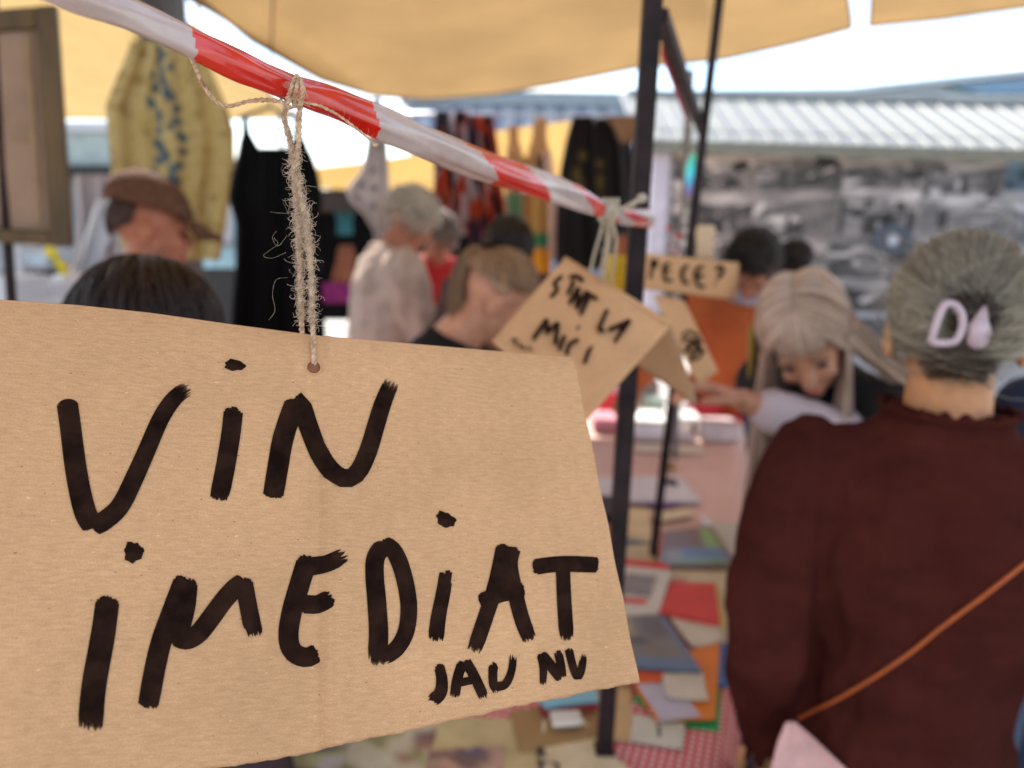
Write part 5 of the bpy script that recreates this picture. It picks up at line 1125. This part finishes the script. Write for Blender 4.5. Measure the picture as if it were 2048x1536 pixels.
def hair(P, m, starts, ends, n, seed, lift=.012, tail=None, name='hair', r=.0022, steps=9, shell=None, rjit=.5, puff=None, seg=3, grad=0.):
    g_ = np.random.default_rng(seed); mb = MB(); CO = []; hc1, hc2 = HCOL.get(m.name, ((.3, .2, .1), (.1, .06, .03))); hc1, hc2 = np.array(hc1), np.array(hc2)
    if shell:
        # cap shell: part of an ellipsoid above / behind the hairline
        V_, Fc = ell_vf((0, 0, 0), 1, None, 36, 24); V_ = np.asarray(V_); keep = [f for f in Fc if all(shell(V_[i]) for i in f)]
        W_2 = np.array([P.hw(HC+v*HRD*1.03) for v in V_]); mb.add(W_2, keep); CO.append(np.tile(hc2, (len(W_2), 1)))
    for k_ in range(n):
        s = starts(g_); e = ends(g_, s); pts = []; lf = lift*(rjit+(1-rjit)*g_.random()*2)*1.0; ph = g_.random()*6.28
        for j in range(steps):
            t_ = j/(steps-1); d = slerp(s, e, t_); d = unit(d); rad = 1.0+(lf/.1)*math.sin(math.pi*min(1, t_*.9+.1))+(puff(d)*min(1, t_*5) if puff else 0)
            pts.append(HC+d*HRD*rad)
        pw = [P.hw(p) for p in pts]
        if tail:
            pw += tail(g_, pw[-1], pw[-1]-pw[-2], s)
        rr_ = np.linspace(r, r*.7, len(pw))*P.k; rr_[0] *= .5; rr_[-1] *= .3
        mb.tube(catmull(pw, min(40, len(pw)*2)) if len(pw) > 12 else pw, np.interp(np.linspace(0, 1, min(40, len(pw)*2)), np.linspace(0, 1, len(pw)), rr_) if len(pw) > 12 else rr_, seg, False)
        nv_ = len(mb.V[-1]); gr = (1-grad*np.clip((np.arange(nv_)/nv_-.45)/.55, 0, 1))[:, None]
        q_ = np.clip(.62+.30*g_.normal(), 0, 1.2); CO.append(np.tile(hc2*(1-q_)+hc1*q_, (nv_, 1))*gr)
    return mb.build(name, hair_vc, P.t, cols=np.clip(np.vstack(CO), .002, 1))
def hairmat(name, c, c2, rough=.45, sc=60):
    return mat(name, c, rough, .1, sc, .0, spec=.45, col2=c2, coord='Object', stretch=(1, 1, .25))

# --- woman in burgundy, back to us
m_bur = mat('burgundy_crepe', (.055, .0120, .0088), .9, .10, 9, .8, bdist=.0022, spec=.06, col2=(.040, .0088, .0068), stretch=(1, 1, 2.5))
B = person('woman in a burgundy blouse seen from behind with grey hair pinned up', (1912, 655), .98, 20, lean=3, hp=10, hy=-3, waist=.86, arms={'L': ('ik', (PY(1548, 1470, 1.03), (-.35, -1, 0)), .5), 'R': ((.35, .1, -1), (.1, .3, -1), .5)},
           top=m_bur, trousers=mat('black_trousers', (.02, .018, .02), .85), wid=1.01, nk=.028, vox=.0055, gv=.007, sl_w=1.22, skin=mat('skin_warm', (.52, .235, .10), .5, .1, 30, .15, bdist=.0005), wr=.011)
m_grey = mat('grey_hair_light', (.56, .50, .38), .42, .1, 40, 0, spec=.5, col2=(.26, .21, .14), stretch=(1, 1, .4)); m_greyd = mat('grey_hair_dark', (.10, .07, .05), .5, .2, 40, 0, col2=(.035, .022, .018))
BUN = unit(np.array([-.04, -.93, -.26]))
def st_b(g_):
    az = g_.uniform(-2.45, 2.45); el = g_.uniform(-.25, .2) if abs(az) > 1.2 else g_.uniform(.25, .6); return unit(scalp_dir(az, el))
def en_b(g_, s): return unit(BUN+np.array([g_.normal()*.08, 0, g_.normal()*.12])+np.array([s[0]*.12, 0, s[2]*.10]))
def puffb(d): return .14*max(0, d[2])**.8*max(0, .7-d[1]*.6)+.02-.22*max(0, abs(d[0])-.62)*max(0, min(1, (.30-d[2])*4))
ob = obj('hair_base', *(lambda V_, F_: ([B.hw(HC+v*HRD*(1.02+puffb(unit(v))*.97)) for v in V_], [f for f in F_ if all((V_[i][1] < .35 and V_[i][2] > -.30) or V_[i][2] > .45 for i in f)]))(*ell_vf((0, 0, 0), 1, None, 48, 32)), m_greyd, B.t)
hair(B, m_grey, st_b, en_b, 3800, 3, lift=.007, name='hair', r=.00080, steps=10, puff=puffb, rjit=.25, grad=.6)
# clumps give streaks
def st_c(g_):
    az = round(g_.uniform(-2.5, 2.5)/.16)*.16+g_.normal()*.035; el = g_.uniform(-.2, .2) if abs(az) > 1.2 else g_.uniform(.3, .6); return unit(scalp_dir(az, el))
hair(B, m_grey, st_c, lambda g_, s: unit(BUN+np.array([s[0]*.2, 0, s[2]*.2+.05])+g_.normal(size=3)*.04), 1100, 4, lift=.006, name='hair_streaks', r=.0012, steps=10, puff=puffb, rjit=.4, grad=.8)
hair(B, m_grey, st_b, lambda g_, s: unit(BUN+g_.normal(size=3)*.35), 130, 44, lift=.035, name='flyaway_hair', r=.00035, steps=12, puff=puffb, rjit=.2)
hair(B, m_greyd, lambda g_: unit(scalp_dir(math.pi+g_.uniform(-.85, .85), g_.uniform(-1.0, -.5))), lambda g_, s: unit(BUN+g_.normal(size=3)*.09), 900, 5, lift=.006, name='nape_hair', r=.0009, steps=7)
hair(B, m_greyd, lambda g_: unit(BUN+g_.normal(size=3)*(.15, .03, .12)+(.04, 0, .26)), lambda g_, s: unit(BUN+g_.normal(size=3)*(.12, .03, .10)+(0.06, 0, .10)), 420, 6, lift=.022, name='twisted_bun', r=.0012, steps=9)
# claw clip: D shaped and petal shaped halves
m_clip = mat('pink_clip', (.44, .33, .37), .3, .05, 30, 0, spec=.6, coat=.4)
Yc = float(B.hw(HC+BUN*HRD*1.42)[1])
def cl(x, y, dy=0): return PY(x, y, Yc+dy)
clip = thing('hair_clip', 'pale pink claw clip holding up the grey hair', 'hair clip', cl(1905, 650))
def outline(pts, w, name, dys):
    P_ = catmull(np.array([cl(x, y, dy) for (x, y), dy in zip(pts, dys)]), 60); mb = MB(); mb.tube(P_, w, 10); return mb.build(name, m_clip, clip)
outline([(1862, 684), (1870, 655), (1884, 618), (1896, 607), (1912, 612), (1924, 632), (1924, 658), (1912, 680), (1892, 686), (1862, 684)], .0046, 'claw_ring', [.004, 0, 0, 0, 0, 0, 0, .0, .002, .004])
mb = MB(); Pq = [cl(1970, 612, .01), cl(1963, 630, .002), cl(1956, 655, -.004), cl(1950, 680, 0), cl(1946, 694, .008)]
V_, Fc = tube_vf(catmull(Pq, 20), np.interp(np.linspace(0, 1, 20), [0, .2, .5, .8, 1], [.0012, .004, .0105, .0085, .002]), 12); mb.add(V_, Fc); mb.build('claw_petal', m_clip, clip)
outline([(1972, 612), (1972, 640), (1978, 665), (1966, 690), (1948, 694)], .0024, 'claw_edge', [.01, .004, .004, .006, .01])
mb = MB(); mb.tube([cl(1922, 655, .006), cl(1950, 652, .006)], .004, 8); mb.build('hinge', mat('clip_spring', (.35, .27, .14), .4, metal=.4), clip)
# ruffled neckline + cuff + strap
def ring_on(fn, n_, rx, ry, amp, w, waves, M, seed=0):
    V2 = []; 
    for i in range(n_+1):
        a = 2*math.pi*i/n_; o_ = 1+amp*math.sin(a*waves+seed); c = fn
        base_ = c+M@np.array([math.cos(a)*rx, math.sin(a)*ry, 0]); top_ = c+M@np.array([math.cos(a)*rx*(o_), math.sin(a)*ry*o_, w*(1+.35*math.sin(a*waves*.7+1))])
        V2 += [base_, top_]
    return V2, [(2*i, 2*i+1, 2*i+3, 2*i+2) for i in range(n_)]
V2, F2 = ring_on(B.bw((0, -.008, 1.482)), 150, .078, .074, .05, .011, 30, B.BW); o = obj('ruffled_collar', V2, F2, m_bur, B.t); s = o.modifiers.new('t', 'SOLIDIFY'); s.thickness = .002
for nm in 'LR':
    w = B.wrist[nm]; V2, F2 = ring_on(w+(0, 0, .018), 90, .040, .040, .12, -.045, 14, np.eye(3)); o = obj('gathered_cuff', V2, F2, m_bur, B.t); s = o.modifiers.new('t', 'SOLIDIFY'); s.thickness = .002
bvh = BVHTree.FromPolygons([tuple(v) for v in B.topV], [tuple(f) for f in B.topF])
pts = []
for (x, y) in catmull([(2120, 1075), (2048, 1125), (1960, 1195), (1880, 1255), (1800, 1318), (1720, 1372), (1650, 1412), (1600, 1436)], 60):
    d = unit(ray(x, y)); h = bvh.ray_cast(Vector(CP), Vector(d)); 
    if h[0] is not None: pts.append(np.array(h[0])+np.array(h[1])*.0025)
if len(pts) > 8:
    pts = np.array(pts); 
    for _ in range(6): pts[1:-1] = (pts[:-2]+pts[1:-1]*2+pts[2:])/4
    o = MB().tube(pts, .0026, 8).build('bag_strap', mat('orange_leather', (.40, .085, .015), .5, .1, 50, .2), None); tag(o, 'thin orange leather strap slung across the burgundy back', 'strap')
# things she holds, low right
hw_ = B.wrist['L']
print('B wrist', hw_, 'k', B.k)
cloth('pink_bag', [(1444, 1574, 1586), (1480, 1558, 1628), (1540, 1538, 1696), (1640, 1520, 1740)], .86, mat('pink_paper', (.62, .36, .33), .8), 'pale pink bag hanging below the burgundy sleeve', 'bag', folds=1, amp=.004, thick=.003)
cloth('patterned_tote', [(1392, 1476, 1520), (1440, 1474, 1528), (1540, 1466, 1530), (1620, 1460, 1540)], 1.22, vcmat('tote_cloth', .8), 'black white and lilac patterned tote bag between table and burgundy sleeve', 'bag', folds=2, amp=.012, nv=40, nu=16, cols=patch(77, [(.30, .27, .30), (.04, .035, .05), (.12, .11, .15)], (.08, .07, .08)))

# --- man in flat cap
m_cap = mat('cap_cloth', (.11, .055, .035), .9, .2, 60, .4, bdist=.001, spec=.1)
M1 = person('man in a brown flat cap and dark jacket seen from behind the big sign', (300, 455), 2.1, 52, lean=18, hp=-8, hy=-14, top=mat('dark_brown_wool', (.035, .017, .014), .95, .2, 14, .3, spec=.1), wid=1.2, nk=.03, skin=skin_r, sl_w=1.25, wr=.008)
hair(M1, mat('short_grey_hair', (.10, .07, .055), .6, .2, 60, 0), lambda g_: unit(scalp_dir(math.pi+g_.uniform(-1.25, 1.25), g_.uniform(.0, .75))), lambda g_, s: unit(s*(1, 1, .3)+np.array([0, -.1, (-.15-.55*max(0, -s[1])**2)*(.5+.6*g_.random())])), 1100, 11, lift=.003, r=.0012, steps=5)
mb = MB(); 
V_, Fc = ell_vf((0, 0, 0), 1, None, 40, 24); V_ = np.asarray(V_)
capv = []
for v in V_:
    p = np.array([v[0]*.100, v[1]*.118-.002, max(v[2], -.12)*.092]); p[2] += .012-.10*p[1]; 
    if v[1] > .35: p[2] -= .018*(v[1]-.35)
    capv.append(M1.hw(np.array([0, -.006, 1.655])+p))
mb.add(capv, Fc); 
br = []
for i in range(15):
    a = -.85+1.7*i/14
    for j in range(5):
        r_ = .085+.075*j/4*math.cos(a)**.5; br.append(M1.hw((math.sin(a)*(.095+.004*j), .02+math.cos(a)*r_+.01, 1.650-.008*j-.004*j*abs(a)-.012)))
mb.add(br, [(i*5+j, i*5+j+1, (i+1)*5+j+1, (i+1)*5+j) for i in range(14) for j in range(4)])
o = mb.build('flat_cap', m_cap, None); s = o.modifiers.new('t', 'SOLIDIFY'); s.thickness = .006; tag(o, "brown flat cap with a short peak on the man's head", 'cap')
V2, F2 = ring_on(M1.bw((0, -.008, 1.47)), 50, .082, .080, .03, .028, 3, M1.BW); o = obj('collar', V2, F2, mat('pale_collar', (.30, .20, .16), .8), M1.t); s = o.modifiers.new('t', 'SOLIDIFY'); s.thickness = .006

# --- dark brown haired head in front of him, just above the sign
M0 = person('short person with smooth dark brown hair seen from behind just above the big sign', (297, 712), 1.0, -14, lean=4, hp=12, top=mat('plum_cloth', (.05, .03, .035), .9), skin=skin_a)
def st_0(g_): return unit(np.array([g_.normal()*.10, g_.uniform(-.5, .6), .95]))
def en_0(g_, s): a = g_.uniform(.75, 2*math.pi-.75); return unit(np.array([math.sin(a), math.cos(a), -.50]))
def tail_0(g_, p, d, s): return [p+np.array([0, 0, -.02*j]) for j in range(1, 4)]
hair(M0, mat('dark_brown_hair', (.05, .025, .02)), st_0, en_0, 2200, 33, lift=.020, r=.0014, steps=11, shell=lambda v: v[2] > -.55 and v[1] < .5 or v[2] > .4, puff=lambda d: .10, rjit=.3, tail=tail_0)
# --- white haired woman in beige cardigan
M2 = person('white haired woman in a long beige cardigan bending to the right', (822, 436), 3.2, 66, lean=8, hp=26, top=mat('beige_knit', (.43, .335, .28), .95, .12, 18, .5, spec=.1), wid=1.15, sl_w=1.25, topl=.70, waist=1.15,
            arms={'R': ((.15, .25, -1), (0, .8, -.8), .5), 'L': ((-.15, .3, -1), (0, .9, -.7), .5)}, skin=skin_r, wr=.013)
wh = mat('white_hair', (.82, .78, .68), .5, .1, 60, 0, col2=(.40, .33, .25))
def curl_hair(P, m, n, seed, low=-.35, front=.55, lift=.02, r=.004, jit=.28, puff=None):
    def st(g_):
        while True:
            v = unit(g_.normal(size=3))
            if v[2] > low and (v[1] < front or v[2] > .5): return v
    hair(P, m, st, lambda g_, s: unit(s+g_.normal(size=3)*jit+(0, -.05-.5*(jit < .2), -.18+.1*(jit < .2))), n, seed, lift=lift, r=r, steps=6, shell=lambda v: v[2] > low and (v[1] < front-.1 or v[2] > .5), rjit=.3, puff=puff)
curl_hair(M2, wh, 900, 12, low=-.25, lift=.018, r=.003)
# --- red top
M3 = person('grey haired person in a red vest over a striped shirt looking down', (880, 474), 3.6, 158, lean=8, hp=36, top=mat('red_cotton', (.40, .008, .008), .8, .08, 8, .2), wid=1.02, skin=skin_r,
            arms={'R': ((.2, .4, -1), (-.4, .9, -.3), .6), 'L': ((-.2, .4, -1), (.4, .9, -.3), .6)})
curl_hair(M3, mat('grey_hair', (.36, .30, .27), .5, .1, 60, 0, col2=(.18, .14, .12)), 700, 13, low=-.1, front=.5, lift=.014, r=.003)
ms = bpy.data.materials.new('striped_shirt'); ms.use_nodes = True; N = ms.node_tree.nodes; wv = N.new('ShaderNodeTexWave'); wv.bands_direction = 'Z'; wv.inputs['Scale'].default_value = 16; crn = N.new('ShaderNodeValToRGB'); crn.color_ramp.interpolation = 'CONSTANT'
crn.color_ramp.elements[0].color = (.12, .14, .22, 1); crn.color_ramp.elements[1].position = .5; crn.color_ramp.elements[1].color = (.50, .50, .56, 1); tcn = N.new('ShaderNodeTexCoord')
for a, b in ((tcn.outputs['Object'], wv.inputs[0]), (wv.outputs['Fac'], crn.inputs[0]), (crn.outputs[0], N['Principled BSDF'].inputs['Base Color'])): ms.node_tree.links.new(a, b)
for sx in (-1, 1):
    shw = M3.bw((sx*.18, 0, 1.39)); e = shw+M3.F@unit((sx*.2, .4, -1))*.285*M3.k; w = e+M3.F@unit((-sx*.4, .9, -.3))*.22*M3.k
    mb = MB(); mb.add(*caps_vf(shw, .075*M3.k, e, .066*M3.k)); mb.add(*caps_vf(e, .066*M3.k, w, .05*M3.k)); V_, Fc, N_ = remesh(mb, .011, 2); obj('striped_sleeve', V_, Fc, ms, M3.t)
# --- red haired / ruddy person partly behind
# --- ponytail woman
M4 = person('young woman with a light brown ponytail and black top bending over the stall', (990, 592), 1.75, 78, lean=26, hp=16, hy=4, top=mat('black_cotton', (.010, .009, .010), .9, .2, 14, .2, spec=.15), skin=skin_a,
            arms={'R': ((.1, .4, -1), (0, .8, -.6), .5), 'L': ((-.1, .5, -1), (0, .9, -.5), .5)}, vox=.007, sl_w=1.1)
lb = mat('light_brown_hair', (.44, .27, .15), .42, .1, 60, 0, col2=(.17, .09, .05))
TIE = unit(np.array([0, -.80, .60]))
def st_p(g_):
    az = g_.uniform(-math.pi, math.pi); a = abs(az); el = np.interp(a, [0, .7, 1.3, 1.9, 3.15], [.75, .6, .28, .12, -.12])+abs(g_.normal())*.06; return unit(scalp_dir(az, el))
def tail_p(g_, p, d, s):
    d = M4.HW@np.array([g_.normal()*.06, -.9, .12+g_.normal()*.08]); out = []; q = p.copy(); l = .17+.05*g_.random(); jx = g_.normal(size=3)*.05
    for j in range(9): d = unit(d+np.array([0, 0, -.62])+jx*.12); q = q+d*l/9; out.append(q.copy())
    return out
obj('hair_base', *(lambda V_, F_: ([M4.hw(HC+v*HRD*1.03) for v in V_], [f for f in F_ if all((V_[i][1] < .12 and V_[i][2] > -.02) or V_[i][2] > .70 for i in f)]))(*ell_vf((0, 0, 0), 1, None, 40, 26)), mat('brown_under', (.30, .18, .10), .6), M4.t)
hair(M4, lb, st_p, lambda g_, s: unit(TIE+g_.normal(size=3)*.04), 1300, 14, lift=.008, r=.0018, steps=8)
hair(M4, lb, lambda g_: unit(TIE+g_.normal(size=3)*.04), lambda g_, s: unit(TIE+g_.normal(size=3)*.04), 420, 15, lift=.012, r=.0022, steps=3, tail=tail_p, name='ponytail')
MB().tube([M4.hw(HC+TIE*HRD*1.12+np.array([math.cos(a)*.018, 0.012*math.sin(a), math.sin(a)*.018])) for a in np.linspace(0, 6.283, 20)], .005, 8, False).build('hair_tie', mbk, M4.t)
# --- dark haired head behind her
M5 = person('dark haired person with head bowed behind the ponytail woman', (1016, 500), 2.7, 165, lean=8, hp=45, top=mat('dark_red_cloth', (.06, .03, .03), .9), skin=skin_r)
bh = mat('black_hair', (.022, .012, .010), .5, .2, 60, 0, spec=.4)
curl_hair(M5, bh, 1100, 16, low=-.35, front=.45, lift=.010, r=.0028, jit=.08)
# --- woman with black bun, orange top
M6 = person('woman with a black bun in an orange top leaning over the pink table', (1505, 532), 2.85, 190, lean=30, hp=26, hy=-6, top=mat('orange_cotton', (.42, .09, .02), .85, .10, 8, .25), skin=skin_r, wid=1.06,
            arms={'R': ((.55, .35, -.8), (.35, .8, -.4), .5), 'L': ((-.2, .5, -1), (-.2, .6, -.8), .5)}, wr=.008, sl_w=1.15)
curl_hair(M6, bh, 1100, 17, low=-.25, front=.30, lift=.014, r=.0035, jit=.09, puff=lambda d: .16)
mb = MB(); cB = PY(1590, 512, 2.95); g_ = np.random.default_rng(4)
mb.ell(cB, (.060, .055, .052))
for k_ in range(260):
    d = unit(g_.normal(size=3)); t2 = unit(np.cross(d, g_.normal(size=3))); mb.tube([cB+d*.05, cB+unit(d+t2*.5)*.068, cB+unit(d+t2)*.062], .003, 3, False)
mb.build('hair_bun', bh, M6.t)
V2, F2 = ring_on(M6.bw((0, .0, 1.44)), 60, .100, .095, .10, .05, 9, M6.BW); o = obj('patterned_scarf', V2, F2, mat('scarf_blue', (.16, .17, .24), .85, .5, 30, .3, col2=(.40, .38, .42)), M6.t); s = o.modifiers.new('t', 'SOLIDIFY'); s.thickness = .014
# --- blonde woman
M7 = person('woman with long lilac blonde hair looking down and reaching over the table', (1612, 662), 1.42, 236, lean=30, hp=20, hy=30, top=mat('black_vest', (.012, .011, .012), .85, .2, 14, .2), skin=skin_a, sleeve='short', vox=.0062,
            arms={'R': ('ik', (PY(1484, 800, 1.38), (-.5, -.85, -.35)), .55), 'L': ((-.2, .1, -1), (-.1, .3, -1), .5)}, trousers=mat('beige_trousers', (.40, .32, .20), .85), wid=.98)
print('M7', M7.wrist, M7.k, 'target', PY(1478, 790, 1.33), 'head', M7.hw(HC))
bl = mat('lilac_blonde_hair', (.62, .50, .42), .42, .1, 50, 0, col2=(.30, .22, .19), spec=.5)
def st_l(g_): return unit(np.array([g_.normal()*.05, g_.uniform(-.85, .55), .75]))
def en_l(g_, s):
    sx = 1 if (s[0] > 0) else -1; return unit(np.array([sx*1.0, s[1]*.9+.08, -.05+g_.normal()*.12]))
def tail_l(g_, p, d, s):
    sx = 1 if s[0] > 0 else -1; q = p.copy(); out = []; l = .31+.10*g_.random(); jx = g_.normal(size=3)*.06
    wind = (g_.random() < .14) and sx < 0
    d = unit(d)
    for j in range(10):
        gdir = np.array([.75, -.1, -.55]) if wind else np.array([0., -.06, -1.])
        d = unit(d*.62+gdir*.55+jx*.3); q = q+d*(l*1.05)/10; out.append(q.copy())
    return out
obj('hair_base', *(lambda V_, F_: ([M7.hw(HC+v*HRD*1.035) for v in V_], [f for f in F_ if all((V_[i][1] < .35 and V_[i][2] > -.6) or V_[i][2] > .50 for i in f)]))(*ell_vf((0, 0, 0), 1, None, 40, 26)), mat('blonde_under', (.26, .19, .16), .6), M7.t)
hair(M7, bl, st_l, en_l, 1700, 18, lift=.010, r=.0018, steps=8, tail=tail_l)
# fringe
hair(M7, bl, lambda g_: unit(np.array([g_.uniform(-.5, .5), .35, .85])), lambda g_, s: unit(np.array([s[0]*1.1+g_.normal()*.03, .98, .34+g_.normal()*.03])), 420, 19, lift=.008, r=.0017, steps=7, name='fringe')
w7 = M7.wrist['R']; sh7 = M7.sh['R']; e7 = M7.elb['R']
mb = MB(); mb.add(*caps_vf(sh7+(e7-sh7)*.5, .052, e7, .052)); mb.add(*caps_vf(e7, .052, e7+(w7-e7)*.72, .044)); V_, Fc, N_ = remesh(mb, .008, 2); V_ = V_+N_*(wob(V_, 9, 2, 2)*.004)[:, None]; obj('pale_sleeve', V_, Fc, mat('pale_lilac_cloth', (.52, .43, .46), .8, .06, 12, .2), M7.t)
cloth('gold_scarf', [(650, 1500, 1530), (720, 1496, 1532), (790, 1500, 1530)], 1.62, vcmat('gold_scarf', .7), 'gold and black striped scarf between the orange top and the blonde hair', 'scarf', folds=1, amp=.015, nv=20, nu=14, cols=rects((.30, .20, .04), [(.25, .4, 0, 1, (.03, .03, .02)), (.6, .72, 0, 1, (.04, .03, .02))]))
# --- far right navy
M8 = person('person in a navy top mostly outside the frame at the right edge', (2190, 610), 1.55, -20, top=mat('navy_cloth', (.012, .018, .040), .9), hp=5)
curl_hair(M8, bh, 400, 21)

# ------------------------------------------------------------------ groups of like things
GR = {'steel_pole': 'steel poles of the stalls', 'tent_pole': 'thin upright poles', 'shade_sail': 'tan shade sails overhead', 'person': 'people at the market', 'cardboard_sign': 'hand painted cardboard signs',
      'market_table': 'market tables', 'tablecloth': 'tablecloths', 'folk_garment': 'folk garments on the far rail', 'embroidered_vest': 'black embroidered vests', 'red_book': 'books on the tables', 'blue_book': 'books on the tables',
      'cream_book': 'books on the tables', 'cream_sheet': 'loose cream sheets', 'white_tray': 'white trays in the sun', 'clear_box': 'milky plastic boxes', 'red_box': 'red boxes at the far table edge', 'folded_shirt': 'clothes in the black stall',
      'storage_box': 'boxes on the far left table', 'floral_print': 'old prints under the sign', 'twine_string': 'strings that hold the signs'}
for o in list(S.objects):
    if o.parent is None and 'label' in o:
        k_ = o.name.split('.')[0]
        if k_ in GR: o['group'] = GR[k_]
